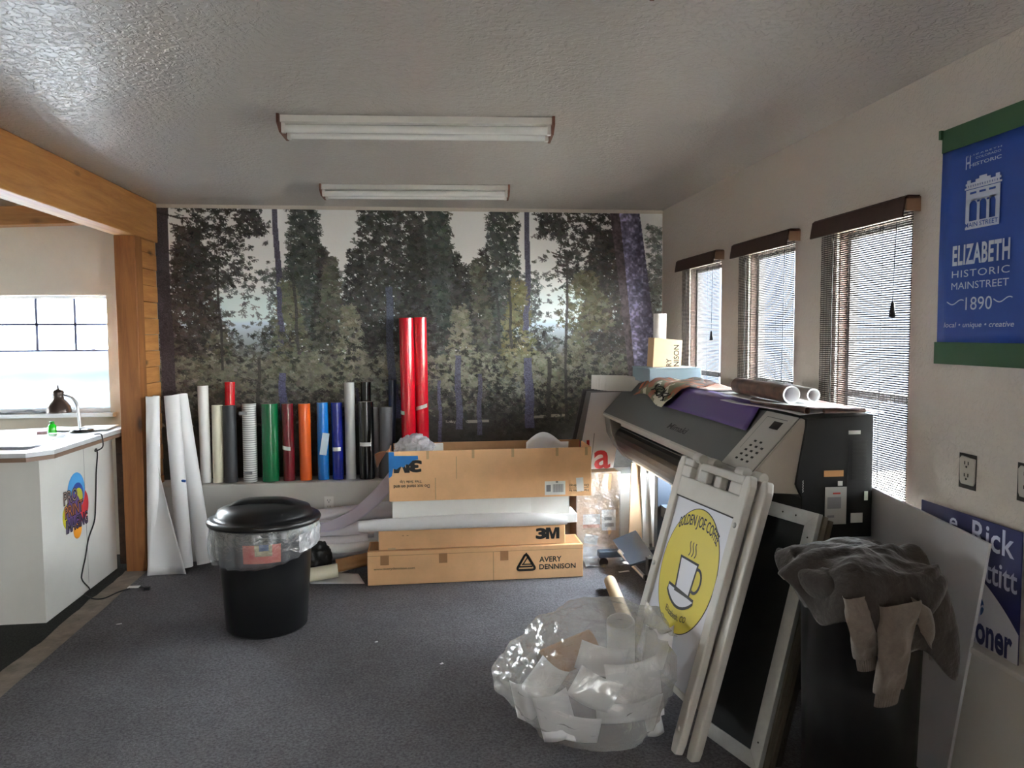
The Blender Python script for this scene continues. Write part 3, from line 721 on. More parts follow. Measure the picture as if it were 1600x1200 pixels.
mb = MB(); pl = [(0.0, H_-0.002), (0.035, H_-0.002), (0.036, H_-0.028), (0.19, H_-0.03), (0.192, H_-0.055), (0.155, H_-0.062), (0.13, H_-0.088), (0.115, H_-0.085), (0.098, H_-0.105), (0.075, H_-0.10), (0.05, H_-0.118), (0.028, H_-0.112), (0.02, H_-0.16), (0.0, H_-0.175)]
face_poly(mb, pl, M, 0.0015, 0.003); mb.build('blue_patch', blue_paint, g)
mb = MB(); mb.box((1.035, 0.012, 0), (1.175, 0.105, 0.0012), 0, M); mb.build('sticker', label_w, g)
mb = MB()
for k in range(12): mb.box((1.09+0.006*k, 0.03, 0.0012), (1.09+0.006*k+0.003*(1+k % 2)*0.8, 0.085, 0.0018), 0, M)
mb.box((1.045, 0.035, 0.0012), (1.075, 0.08, 0.0018), 0, M); mb.box((1.11, 0.094, 0.0012), (1.125, 0.105, 0.0018), 0, M)
mb.build('barcode', label_grey, g)
mb = MB(); Mt = M @ Matrix.Rotation(0.06, 4, 'Z'); mb.box((1.253, -0.045, 0.001), (1.302, 0.048, 0.0022), 0, Mt); mb.build('sticker', label_w, g)
for x in (0.245, 0.545, 0.81, 1.11, 1.31): mb = MB(); mb.box((x, H_-0.055, 0), (x+0.018, H_+0.001, 0.001), 0, M); mb.build('tape_mark', tape_clear, g)
for x, z0_, z1_ in ((0.30, 0.005, 0.15), (0.44, 0.14, 0.29)): mb = MB(); mb.box((x, z0_, 0), (x+0.006, z1_, 0.001), 0, M); mb.build('crease_mark', tape_clear, g)
# things in the open box
clear_crumple = film_mat('crumpled_clear_plastic', (228, 226, 232), see=0.35, gloss=0.3, trl=0.35, bscale=22, bstr=0.9)
mb = MB(); blob(mb, (BX0+0.17, YF+0.155, BZ1-0.015), (0.125, 0.10, 0.10), 5, 0.30, 2.6, 3, ridge=True); o = mb.build('plastic_wad', clear_crumple); tag(o, 'crumpled clear plastic film heaped in the left of the open carton', 'plastic')
mb = MB(); mb.sheet(lambda u, v: (0.70+0.30*u+0.02*v, YF+0.20+0.03*v, BZ0+0.03+(0.31+0.07*math.sin(min(1, u*1.25)*math.pi)**1.0)*v), 16, 10, 0.0015); o = mb.build('paper_sheet', paper); tag(o, 'folded white sheet peaking above the right of the open carton', 'paper')
for k, (x, h, w, lab) in enumerate(((0.065, 0.075, 0.075, 'small white box standing inside the open carton beside the plastic'),)):
    mb = MB(); mb.box((x, YF+0.16, BZ0+0.03), (x+w, YF+0.22, BZ1+h-0.055)); o = mb.build('small_box', white_card, bevel=0.002); tag(o, lab, 'box')

# ------------------------------------------------------------------ vinyl rolls standing on the ledge
vin = {}
def vinyl(name, c, rough=0.2, coat=0.35): return mat('vinyl_'+name, c, rough, coat=coat)
core = mat('grey_cardboard_core', (120, 108, 98), 0.8)
ZL = 0.566
def ledge_roll(px0, px1, pyt, ptop, label, m, yv=5.885, rr=None, z1=None, tape=None, name='vinyl_roll', m2=None):
    """px0..px1 base edges, ptop top centre, z from the ledge"""
    pb = aY((px0+px1)/2, 752, yv); w = (aY(px1, 752, yv)-aY(px0, 752, yv)).x/2 if rr is None else rr
    pt = aY(ptop, pyt, yv)
    e = thing(name, (pb.x, yv, ZL), label, 'vinyl roll', 'vinyl rolls on the ledge')
    mb = MB(); M = roll(mb, (pb.x, yv, ZL+0.002), (pt.x, yv+0.02, pt.z), w, w*0.72, 0, 1); mb.build('rolled_vinyl', [m, m2 or core], e)
    if tape:
        (f, wid, ang, sl) = tape; L_ = (V((pt.x, yv, pt.z))-V((pb.x, yv, ZL))).length
        mb = MB(); n = 10
        vs = []
        for k in range(n+1):
            q = ang+wid*(k/n-0.5)
            for dz in (-0.014, 0.014): 
                p = V((pb.x, yv, ZL))+(V((pt.x, yv+0.02, pt.z))-V((pb.x, yv, ZL)))*f
                vs.append((p.x+(w+0.0015)*math.sin(q), p.y-(w+0.0015)*math.cos(q), p.z+dz+sl*(k/n-0.5)*w))
        mb.add(vs, [(2*i, 2*i+2, 2*i+3, 2*i+1) for i in range(n)], 0, True); mb.build('tape', label_w, e)
    return e
vw = vinyl('white', (224, 222, 220)); 
ledge_roll(314, 331, 603, 315.5, 'tall glossy white roll, first at the left end of the ledge', vw)
ledge_roll(333, 350, 633.5, 338, 'short ivory roll beside the tall white one', vinyl('ivory', (226, 220, 196)), m2=mat('ivory_core', (212, 204, 180), 0.7))
ledge_roll(351, 372, 634, 357, 'charcoal roll with a red roll rising behind it', vinyl('charcoal', (52, 54, 58), 0.45, 0))
ledge_roll(352, 368, 597, 358, 'red roll standing behind the charcoal roll', vinyl('signal_red', (206, 18, 34)), yv=5.98, m2=mat('vinyl_signal_red_end', (180, 16, 28), 0.3))
# white release paper with grey ruled ticks
mr = bpy.data.materials.new('ruled_release_paper'); mr.use_nodes = True; nt = mr.node_tree; bb = nt.nodes['Principled BSDF']; bb.inputs['Roughness'].default_value = 0.35
wv = nt.nodes.new('ShaderNodeTexWave'); wv.bands_direction = 'Z'; wv.inputs['Scale'].default_value = 19; tcn = nt.nodes.new('ShaderNodeTexCoord'); nt.links.new(tcn.outputs['Object'], wv.inputs['Vector'])
cr = nt.nodes.new('ShaderNodeValToRGB'); cr.color_ramp.elements[0].position = 0.25; cr.color_ramp.elements[0].color = rgb(150, 150, 150); cr.color_ramp.elements[1].position = 0.45; cr.color_ramp.elements[1].color = rgb(228, 226, 224)
nt.links.new(wv.outputs[0], cr.inputs[0]); nt.links.new(cr.outputs[0], bb.inputs['Base Color'])
e = ledge_roll(381, 403, 631, 388, 'white roll ruled with fine grey ticks, left of the green roll', mr)
bx = e.location.x
for z, dx in ((ZL+0.075, -0.004), (ZL+0.52, -0.03)): mb = MB(); mb.box((bx+dx-0.028, 5.885-0.059, z-0.012), (bx+dx+0.028, 5.885-0.052, z+0.012)); mb.build('printed_tag', label_grey, e)
ledge_roll(410, 437, 631, 420, 'thick glossy green roll', vinyl('green', (12, 104, 60)))
ledge_roll(443, 462, 631, 448, 'dark maroon roll with a short tape strip, right of the green one', vinyl('maroon', (112, 16, 30)), tape=(0.43, 1.5, -0.25, -0.25))
ledge_roll(469, 488, 631, 474.5, 'bright orange roll between maroon and light blue', vinyl('orange', (228, 96, 26)))
e = ledge_roll(497, 515, 629, 503, 'sky blue roll with a slanting pale sticker', vinyl('sky_blue', (20, 120, 204)))
bx = e.location.x
mb = MB(); Ms = frame((bx-0.016, 5.885-0.0545, ZL+0.20), (1, 0, 0.0), (0, 0.0, 1)) @ Matrix.Rotation(-0.16, 4, 'Z'); mb.box((-0.004, 0, -0.004), (0.046, 0.165, 0.004), 0, Ms); mb.build('sticker', mat('pale_blue_sticker', (190, 212, 226), 0.5), e)
ledge_roll(520, 538, 629, 525, 'dark royal blue roll with a tape strip', vinyl('royal_blue', (16, 28, 128)), tape=(0.40, 1.5, -0.1, 0.05))
ledge_roll(541, 557, 598, 545, 'tall silver grey roll between royal blue and black', vinyl('silver_grey', (186, 186, 184), 0.35, 0.1), m2=mat('silver_grey_end', (170, 170, 168), 0.4))
ledge_roll(562, 586, 628, 571, 'glossy black roll in front, with a tape strip at half height', vinyl('gloss_black', (10, 10, 11), 0.12), yv=5.87, tape=(0.46, 1.6, -0.15, 0.0))
ledge_roll(564, 580, 597, 571.5, 'thinner black roll rising behind the black one', vinyl('gloss_black', (10, 10, 11), 0.12), yv=5.985)
ledge_roll(583, 597, 637, 587, 'pale grey roll half hidden behind the gunmetal roll', vinyl('pale_grey', (176, 176, 178), 0.4, 0.1), yv=5.97, m2=mat('pale_grey_end', (170, 170, 172), 0.4))
ledge_roll(592, 613, 636, 602, 'gunmetal grey roll beside the open carton', vinyl('gunmetal', (82, 82, 86), 0.35, 0.2))
ledge_roll(606, 618, 594, 613, 'navy roll standing behind the gunmetal roll', vinyl('navy', (22, 40, 76), 0.3, 0.2), yv=6.0)
rdv = vinyl('bright_red', (214, 8, 38), 0.18, 0.5)
ledge_roll(629, 652, 497, 634.5, 'tall bright red roll, left one of the red pair behind the open carton', rdv, yv=5.9, tape=(0.41, 1.0, -1.0, -0.1), m2=rdv)
ledge_roll(652, 672, 496, 656.5, 'tall bright red roll, right one of the red pair with a tape strip', rdv, yv=5.92, tape=(0.44, 1.9, -0.1, 0.55), m2=rdv)

# ------------------------------------------------------------------ tall white rolls leaning in the left corner
def lean_roll(pb, pt, yb, yt, r, label, m=paper, name='paper_roll', r2=None, cat='paper roll', group='white paper rolls round the cartons'):
    b_ = aY(pb[0], pb[1], yb); t_ = aY(pt[0], pt[1], yt); b_.z = max(b_.z, r*0.25+0.004)
    mb = MB(); roll(mb, b_, t_, r, r*0.7, 0, 0, 30); o = mb.build(name, m); o.location.z += 0.0
    return tag(o, label, cat, group)
lean_roll((290, 886), (268, 618), 5.54, 5.64, 0.050, 'tall white roll leaning in the corner, middle one of three')
lean_roll((321, 880), (280, 617), 5.60, 5.80, 0.056, 'tall white roll leaning in the corner, nearest the black bin')
e = thing('paper_roll', (-1.88, 5.5, 0), 'tall white loosely rolled sheet against the post side, with its lower end opened out', 'paper roll', 'white paper rolls round the cartons')
mb = MB()
def loose(u, v):
    z = 0.004+1.24*v; xc = -1.878+0.02*v; r = 0.046; a_ = -2.4+u*(3.4+0.8*v)
    return (xc+r*math.cos(a_), 5.54+0.03*v+r*math.sin(a_)*0.9, z)
mb.sheet(loose, 30, 20, 0.0012); mb.build('rolled_sheet', paper, e)
mb = MB(); mb.sheet(lambda u, v: (-1.905+0.06*v+0.26*u*(1-v)**1.1, 5.475+0.07*v+0.015*math.sin(u*3), 0.004+0.86*v), 14, 14, 0.0012); mb.build('opened_edge', paper, e)
mb = MB(); p = aY(286, 751, 5.56); mb.tube([(p.x-0.012, p.y, p.z), (p.x+0.018, p.y-0.004, p.z-0.003)], 0.009, 10); o = mb.build('blue_clip', mat('blue_plastic_clip', (34, 84, 156), 0.4)); tag(o, 'small blue clip between two leaning white rolls', 'clip')

# ------------------------------------------------------------------ heap of rolls lying between black bin and cartons
def lying(px0, py0, y0, px1, py1, y1, r, label, m=paper, name='paper_roll', ri=0.75, cat='paper roll', group='white paper rolls round the cartons', m2=None):
    p, q = aY(px0, py0, y0), aY(px1, py1, y1); p.z = max(p.z, r+0.003); q.z = max(q.z, r+0.003)
    mb = MB(); roll(mb, p, q, r, r*ri, 0, 1, 26); o = mb.build(name, [m, m2 or m]); return tag(o, label, cat, group)
lying(470, 812, 5.62, 612, 795, 5.66, 0.060, 'white roll at the back of the heap against the ledge', paper_lav)
e = MB(); e.sheet(lambda u, v: (lambda p: (p.x, p.y, p.z))(aY(500+115*u, 832-70*u*u-20*v*u-14*v, 5.39+0.05*u+0.05*v)), 20, 8, 0.0015); o = e.build('paper_sheet', mat('lilac_sheet', (216, 210, 228), 0.5)); tag(o, 'lilac tinted sheet curling up over the heap of white rolls', 'paper')
lying(470, 826, 5.48, 585, 827, 5.5, 0.058, 'white roll in the heap, topmost of the near row', paper_lav)
lying(470, 850, 5.42, 575, 842, 5.44, 0.038, 'thin white roll in the heap under the topmost one', paper_lav)
lying(470, 868, 5.50, 590, 862, 5.5, 0.06, 'white roll low in the middle of the heap', paper_lav)
lying(478, 862, 5.36, 590, 851, 5.40, 0.034, 'thin white roll with a bright edge in the middle of the heap', paper)
lying(512, 900, 5.30, 565, 880, 5.36, 0.022, 'thin white roll slanting on the floor under the cream roll', paper)
o = lying(440, 906, 5.10, 528, 891, 5.14, 0.046, 'cream roll on the floor poking out from behind the black bin', mat('cream_vinyl', (222, 214, 190), 0.35, coat=0.2), name='vinyl_roll', cat='vinyl roll')
o = lying(526, 884, 5.30, 600, 868, 5.33, 0.045, 'brown cardboard tube behind the cream roll, left of the cartons', kraft_in, name='cardboard_tube', cat='tube', m2=core)
mb = MB(); mb.sheet(lambda u, v: (lambda p: (p.x, p.y, max(0.004, p.z)))(aZ(485+85*u-10*v, 912-22*v*(1-0.3*u), 0.006+0.03*u*v)), 14, 6, 0.0012); o = mb.build('paper_sheet', paper); tag(o, 'white sheet flat on the floor in front of the cream roll', 'paper')
lying(505, 838, 5.58, 590, 815, 5.62, 0.03, 'grey white roll rising behind the topmost roll of the heap', paper_lav)
blackbag = mat('black_bin_bag', (16, 16, 17), 0.3, bscale=18, bstr=0.7, bdist=0.02)
mb = MB(); pc = aY(494, 862, 5.27); blob(mb, (pc.x, 5.27, 0.135), (0.095, 0.07, 0.125), 4, 0.28, 2.4, 5, zmin=0.004, ridge=True); o = mb.build('bin_bag', blackbag); tag(o, 'crumpled black plastic bag on the floor behind the black bin', 'bag')
# outlet on the ledge front
def outlet(M, label, plate=True, rec=False):
    o_ = M.translation
    e = thing('wall_outlet', o_, label, 'outlet')
    mb = MB(); mb.box((-0.034, -0.055, -0.001), (0.034, 0.055, 0.005), 0, M); mb.build('outlet_plate', label_w if plate else mat('ivory_outlet', (190, 184, 172), 0.45), e, bevel=0.002)
    mb = MB()
    for s_ in (-1, 1):
        cy_ = s_*0.024
        mb.box((-0.010, cy_-0.002, 0.005), (-0.007, cy_+0.010, 0.0062), 0, M); mb.box((0.007, cy_-0.002, 0.005), (0.010, cy_+0.010, 0.0062), 0, M)
        face_poly(mb, disc(0, cy_-0.010, 0.004, 0.004, 12), M, 0.005, 0.0062)
    mb.build('socket_slot', ink, e)
    return e
p = aY(514, 787, 5.79); outlet(FRONT(p.x, 5.7895, p.z), 'white outlet on the front of the ledge, above the heap of rolls')

# ================================================================== RIGHT SIDE
brown_cloth = mat('dark_brown_blind_cloth', (66, 44, 36), 0.75, nscale=30, namt=0.2, bscale=120, bstr=0.2, bdist=0.002)
slat_brown = mat('dark_brown_reed', (46, 34, 30), 0.6, nscale=20, namt=0.25)
cord_black = mat('black_cord', (20, 20, 22), 0.6)
# ------------------------------------------------------------------ three woven blinds
def blind(a, b, ztop, zbot, cord_z, label):
    X = 1.906
    e = thing('window_blind', (X, (a+b)/2, ztop), label, 'blind', 'woven blinds on the right wall')
    mb = MB(); prof = [(1.925, ztop), (1.875, ztop), (1.862, ztop-0.01), (1.850, ztop-0.085), (1.856, ztop-0.087), (1.869, ztop-0.014), (1.925, ztop-0.012)]
    Mx = frame((0, b+0.012, 0), (1, 0, 0), (0, 0, 1)); mb.prism(prof, 0.0, (b-a)+0.024, 0, Mx); mb.build('valance', brown_cloth, e)
    mb = MB(); mb.box((1.87, a-0.012, ztop-0.062), (1.93, a-0.002, ztop-0.004)); mb.build('bracket', mat('tan_bracket', (150, 116, 92), 0.5), e)
    mb = MB(); mb.box((1.892, a, ztop-0.05), (1.925, b, ztop-0.013)); mb.build('head_rail', slat_brown, e)
    mb = MB(); z = ztop-0.06
    k = 0
    while z > zbot:
        x = X+0.0012*math.sin(k*0.7)+0.0006*(k % 2); mb.box((x-0.0014, a, z-0.0054), (x+0.0014, b, z)); z -= 0.0096; k += 1
    mb.build('reed_slats', slat_brown, e)
    mb = MB(); n = max(8, int((b-a)/0.026))
    for i in range(n+1):
        y = a+0.006+(b-a-0.012)*i/n; mb.box((X-0.0028, y-0.0011, zbot), (X-0.0018, y+0.0011, ztop-0.06))
    mb.build('thread_weave', slat_brown, e)
    mb = MB(); y = a+0.075; mb.tube([(1.888, y, ztop-0.09), (1.887, y+0.004, (ztop+cord_z)/2), (1.886, y+0.012, cord_z)], 0.0022, 6); c = mb.build('pull_cord', cord_black, e)
    mb = MB(); mb.lathe([(0.002, 0), (0.007, -0.006), (0.009, -0.03), (0.014, -0.062), (0.0, -0.064)], 12, 0, Matrix.Translation((1.886, y+0.012, cord_z))); mb.build('tassel', cord_black, c)
    for yy_ in (a+0.17, b-0.13):
        mb = MB(); mb.tube([(1.8895, yy_, ztop-0.09), (1.8895, yy_, zbot)], 0.0016, 6); mb.build('lift_cord', cord_black, e)
        mb = MB(); mb.tube([(1.886+0.009*math.cos(q), yy_, ztop-0.105+0.009*math.sin(q)) for q in [k*math.pi/5 for k in range(11)]], 0.0016, 6, cap=False); mb.build('cord_ring', cord_black, e)
    e.location.x += 0.015
blind(4.80, 5.52, 2.19, 0.99, 1.67, 'dark brown woven blind farthest along the wall, next to the mural corner')
blind(3.80, 4.50, 2.19, 0.64, 1.36, 'dark brown woven blind in the middle of the three windows')
blind(2.84, 3.53, 2.19, 0.64, 1.78, 'dark brown woven blind on the window nearest the blue banner')

# ------------------------------------------------------------------ ceiling lights
rust = mat('rusty_red_end_plate', (128, 84, 68), 0.6, nscale=20, namt=0.3); enamel = mat('white_enamel', (226, 224, 220), 0.3)
tube_w = mat('unlit_white_tube', (232, 232, 230), 0.15, coat=0.3)
def ceiling_light(x, y, label):
    e = thing('ceiling_light', (x, y, ZC), label, 'ceiling light', 'bare twin tube ceiling lights')
    L_ = 0.61
    mb = MB(); mb.box((x-L_, y-0.055, ZC-0.032), (x+L_, y+0.055, ZC-0.001)); mb.build('housing', enamel, e, bevel=0.003)
    for s_ in (-1, 1):
        mb = MB(); Mx = frame((x+s_*(L_+0.004)-0.006, y, ZC), (0, 1, 0), (0, 0, 1))
        mb.prism([(-0.075, -0.001), (0.08, -0.001), (0.13, -0.062), (0.125, -0.074), (-0.02, -0.070), (-0.075, -0.040)], 0, 0.012, 0, Mx); mb.build('end_plate', rust, e)
        for dy in (-0.03, 0.085):
            mb = MB(); mb.box((x+s_*(L_-0.012)-0.008, y+dy-0.012, ZC-0.075), (x+s_*(L_-0.012)+0.008, y+dy+0.012, ZC-0.03)); mb.build('lamp_holder', enamel, e)
    for dy in (-0.03, 0.085):
        mb = MB(); mb.tube([(x-L_+0.022, y+dy, ZC-0.056), (x+L_-0.022, y+dy, ZC-0.056)], 0.019, 20); mb.build('tube_lamp', tube_w, e)
    mb = MB(); mb.add([(x-L_+.01, y+0.055, ZC-0.004), (x+L_-.01, y+0.055, ZC-0.004), (x+L_-.01, y+0.128, ZC-0.052), (x-L_+.01, y+0.128, ZC-0.052), (x-L_+.01, y+0.055, ZC-0.001), (x+L_-.01, y+0.055, ZC-0.001), (x+L_-.01, y+0.131, ZC-0.050), (x-L_+.01, y+0.131, ZC-0.050)], [(0, 1, 2, 3), (7, 6, 5, 4), (3, 2, 6, 7)]); mb.build('reflector', enamel, e)
    e.rotation_euler = (0, 0, -0.055)
    return e
ceiling_light(0.0, 3.60, 'unlit twin tube light, the nearer one fully in view on the ceiling')
ceiling_light(-0.02, 5.20, 'unlit twin tube light on the ceiling just in front of the mural')
ceiling_light(0.02, 2.015, 'twin tube light at the very top edge, only its two end plates showing')

# ------------------------------------------------------------------ town banner
XB = XR-0.008
def bq(x, y): return aX(1420+x/2.611, 140+y/2.611, XB)
tl = aX(1475, 205, XB); bl = aX(1462, 568, XB)
Y0 = (tl.y+bl.y)/2; Z0, Z1 = bl.z, tl.z
e = thing('town_banner', (XB, Y0-0.32, Z0), 'hanging blue banner with green ends and a pale building emblem on the right wall', 'banner')
Mb = frame((XB, Y0, Z0), (0, -1, 0), (0, 0, 1)); HB = Z1-Z0; WB = 0.64
def bl_(x, y): p = bq(x, y); return (Y0-p.y, p.z-Z0)
zt = bl_(150, 258)[1]; zb = bl_(118, 1030)[1]
b_blue = mat('banner_blue', (30, 72, 160), 0.6, bscale=9, bstr=0.15, bdist=0.02); b_green = mat('banner_green', (44, 86, 48), 0.6); b_pale = mat('banner_pale_print', (196, 204, 222), 0.6)
mb = MB(); mb.sheet(lambda u, v: (WB*u, zb+(zt-zb)*v, 0.002*math.sin(u*5+v*4)), 12, 16, 0.0012, M=Mb); mb.build('blue_field', b_blue, e)
mb = MB(); mb.box((0, zt, -0.001), (WB, HB, 0.003), 0, Mb); mb.build('top_hem', b_green, e)
mb = MB(); mb.box((-0.012, 0, -0.001), (WB, zb, 0.003), 0, Mb); mb.build('bottom_hem', b_green, e)
def brow(mb, s, x0, y0, x1, y1, **k):
    a_ = bl_(x0, y0); c_ = bl_(x1, y1); put_text(mb, s, Mb, a_[0], a_[1], c_[0], c_[1], z=0.0045, **k)
mb = MB(); brow(mb, 'ELIZABETH', 240, 279, 385, 226, space=1.25); mb.build('lettering', b_pale, e)
mb = MB(); brow(mb, 'COLORADO', 278, 283, 382, 241); mb.build('lettering', b_pale, e)
mb = MB(); brow(mb, 'HISTORIC', 252, 318, 384, 263, bold=0.012); a_ = bl_(237, 328); c_ = bl_(258, 272); put_text(mb, 'H', Mb, a_[0], a_[1], c_[0], c_[1], bold=0.015, z=0.0046); mb.build('lettering', b_pale, e)
mb = MB(); brow(mb, 'ELIZABETH', 182, 721, 420, 601, bold=0.03, space=1.08); mb.build('lettering', b_pale, e)
mb = MB(); brow(mb, 'HISTORIC', 180, 770, 417, 714, space=1.1); mb.build('lettering', b_pale, e)
mb = MB(); brow(mb, 'MAINSTREET', 178, 818, 414, 767); mb.build('lettering', b_pale, e)
mb = MB(); brow(mb, '1890', 235, 900, 345, 840); mb.build('lettering', b_pale, e)
mb = MB(); brow(mb, 'local \u2022 unique \u2022 creative', 148, 977, 435, 944, bold=0.008, shear=0.25); mb.build('lettering', b_pale, e)
for xa, ya, xb_, yb_ in ((160, 868, 228, 868), (350, 858, 428, 852)):
    mb = MB(); a_ = bl_(xa, ya); c_ = bl_(xb_, yb_); n = 16
    ribbon(mb, [(a_[0]+(c_[0]-a_[0])*i/n, (a_[1]+c_[1])/2+0.008*math.sin(-i/n*6.0+0.4)) for i in range(n+1)], 0.004, Mb, z1=0.0045); mb.build('swash', b_pale, e)
# building emblem
A = bl_(228, 575); Bq = bl_(386, 322); bw = Bq[0]-A[0]; bh = Bq[1]-A[1]
def BP(u, w): return (A[0]+bw*u, A[1]+bh*w)
def rect(mb, u0, w0, u1, w1, z=0.0045): p, q = BP(u0, w0), BP(u1, w1); mb.box((p[0], p[1], 0.003), (q[0], q[1], z), 0, Mb)
mb = MB()
rect(mb, 0.04, 0.0, 0.96, 0.155); rect(mb, 0.04, 0.155, 0.14, 0.56); rect(mb, 0.86, 0.155, 0.96, 0.56); rect(mb, 0.36, 0.155, 0.43, 0.50); rect(mb, 0.62, 0.155, 0.69, 0.50)
rect(mb, 0.04, 0.54, 0.96, 0.62); rect(mb, 0.04, 0.62, 0.96, 0.76); rect(mb, 0.0, 0.775, 1.0, 0.81); rect(mb, 0.02, 0.85, 0.98, 0.89)
for i in range(14): rect(mb, 0.05+0.065*i, 0.81, 0.09+0.065*i, 0.85)
rect(mb, 0.06, 0.89, 0.16, 0.95); rect(mb, 0.84, 0.89, 0.94, 0.95); rect(mb, 0.30, 0.89, 0.70, 0.94); rect(mb, 0.40, 0.94, 0.60, 0.985)
for u0, u1 in ((0.14, 0.36), (0.43, 0.62), (0.69, 0.86)):
    p, q = BP(u0, 0.44), BP(u1, 0.56); cx_ = (p[0]+q[0])/2; rx = (q[0]-p[0])/2; ry = (q[1]-p[1])*0.85
    arc = [(cx_+rx*math.cos(t), p[1]+ry*math.sin(t)) for t in [math.pi*k/14 for k in range(15)]]
    vs = [(x, y, 0.0045) for x, y in arc]+[(x, q[1]+0.002, 0.0045) for x, y in arc]
    mb.add(vs, [(i, i+1, 16+i, 15+i) for i in range(14)], 0, False, Mb)
mb.build('emblem', b_pale, e)
mb = MB()
for u0 in (0.16, 0.42, 0.68): rect(mb, u0, 0.67, u0+0.17, 0.71, 0.0052)
mb.build('emblem_window', b_blue, e)
mb = MB(); brow(mb, 'MAIN STREET', 234, 566, 370, 520, bold=0.008)
for i in range(len(mb.v)): mb.v[i] = mb.v[i]+V((-0.0015, 0, 0))
mb.build('lettering', b_blue, e)
mb = MB(); mb.box((-0.008, HB-0.03, -0.002), (0.004, HB+0.002, 0.012), 0, Mb); mb.build('rod_end', b_green, e)

# ------------------------------------------------------------------ coverless outlets
def raw_outlet(px0, py0, px1, py1, label):
    p = aX((px0+px1)/2, (py0+py1)/2, XR-0.001); M = WALLR(p.y, p.z, XR-0.001)
    e = thing('wall_outlet', p, label, 'outlet')
    mb = MB(); mb.box((-0.042, -0.062, 0), (0.044, 0.064, 0.002), 0, M); mb.build('open_box', mat('dark_outlet_box', (38, 32, 28), 0.7), e)
    mb = MB(); mb.prism([(-0.030, -0.034), (-0.024, -0.046), (0.036, -0.046), (0.042, -0.036), (0.042, 0.050), (-0.024, 0.056), (-0.034, 0.044)], 0.002, 0.008, 0, M); mb.build('outlet_body', mat('ivory_outlet', (188, 182, 170), 0.45), e, bevel=0.001)
    mb = MB()
    for c_ in (0.026, -0.018):
        mb.box((-0.008, c_, 0.008), (-0.004, c_+0.012, 0.009), 0, M); mb.box((0.010, c_, 0.008), (0.014, c_+0.012, 0.009), 0, M); face_poly(mb, disc(0.003, c_-0.008, 0.004, 0.004, 10), M, 0.008, 0.009)
    mb.build('socket_slot', ink, e)
raw_outlet(1498, 708, 1526, 766, 'coverless ivory outlet in a dark hole, above the navy sign')
raw_outlet(1591, 732, 1621, 780, 'second coverless outlet, cut off at the picture edge nearer the viewer')

# ------------------------------------------------------------------ navy campaign sign on the ledge
XS = XR-0.03
tl = aX(1440, 782, XS); Ys = tl.y; Zs = 0.57
Ms = frame((XS, Ys, Zs), (0, -1, 0), (0.0, 0, 1)); Hs = tl.z-Zs+0.004; Ws = Ys-aX(1594, 930, XS).y
e = thing('campaign_sign', (XS, Ys-Ws/2, Zs), 'navy and white lettered sign standing on the ledge behind the white board', 'sign')
navy = mat('sign_navy', (34, 36, 92), 0.45); s_pale = mat('sign_pale_lettering', (200, 204, 226), 0.5); s_white = mat('sign_white', (208, 208, 214), 0.45); s_blue = mat('sign_mid_blue', (40, 84, 150), 0.5)
def sl(px, py): p = aX(px, py, XS); return (Ys-p.y, p.z-Zs)
mb = MB(); mb.box((0, 0, -0.004), (Ws, Hs, 0.0), 0, Ms); mb.build('sign_panel', navy, e)
mb = MB(); pts = []
for i in range(25):
    f = i/24; x = Ws*f; pts.append((x, 0.285-0.185*max(0, (f-0.20)/0.80)**2.2-0.05*max(0, (0.2-f)/0.2)))
face_poly(mb, [(0, 0.0), (Ws, 0.0)]+list(reversed(pts)), Ms, 0.0003, 0.001); mb.build('white_field', s_white, e)
def srow(s, x0, y0, x1, y1, m, nm='lettering', z=0.0018, **k):
    mb = MB(); a_ = sl(x0, y0); c_ = sl(x1, y1); put_text(mb, s, Ms, a_[0], a_[1], c_[0], c_[1], z=z, **k); mb.build(nm, m, e)
srow('e', 1484, 826, 1497, 811, s_pale, bold=0.01); srow('Rick', 1519, 850, 1587, 834, s_pale, bold=0.012)
a_ = sl(1519, 848); c_ = sl(1586, 836)
srow('ttitt', 1538, 908, 1591, 893, s_pale, bold=0.012); srow('ioner', 1519, 1000, 1583, 988, navy, bold=0.03)
p = sl(1528, 945); mb = MB(); face_poly(mb, disc(p[0]-0.012, p[1], 0.042, 0.042, 32), Ms, 0.001, 0.0016); mb.build('roundel', s_blue, e)
srow('for', 1508, 952, 1540, 936, s_pale, z=0.0022)

# ------------------------------------------------------------------ white board leaning along the wall
TR = aX(1545, 850, XR-0.064); BRr = aX(1480, 1200, XR-0.088)
dz = (BRr-TR); BR = TR+dz*(TR.z-0.004)/(TR.z-BRr.z)
TL = V((XR-0.066, 3.95, TR.z+0.085*(3.95-TR.y))); BL = V((BR.x-0.01, 3.85, 0.004))
nrm = (TL-TR).cross(BR-TR).normalized(); 
if nrm.x > 0: nrm = -nrm
mb = MB(); q = [BL, BR, TR, TL]; mb.add([p for p in q]+[p-nrm*0.012 for p in q], [(0, 1, 2, 3), (7, 6, 5, 4), (0, 4, 5, 1), (1, 5, 6, 2), (2, 6, 7, 3), (3, 7, 4, 0)])
o = mb.build('foam_board', mat('large_white_board', (196, 196, 200), 0.6), bevel=0.001); tag(o, 'big plain white board leaning on the right wall behind the dark bin', 'board')

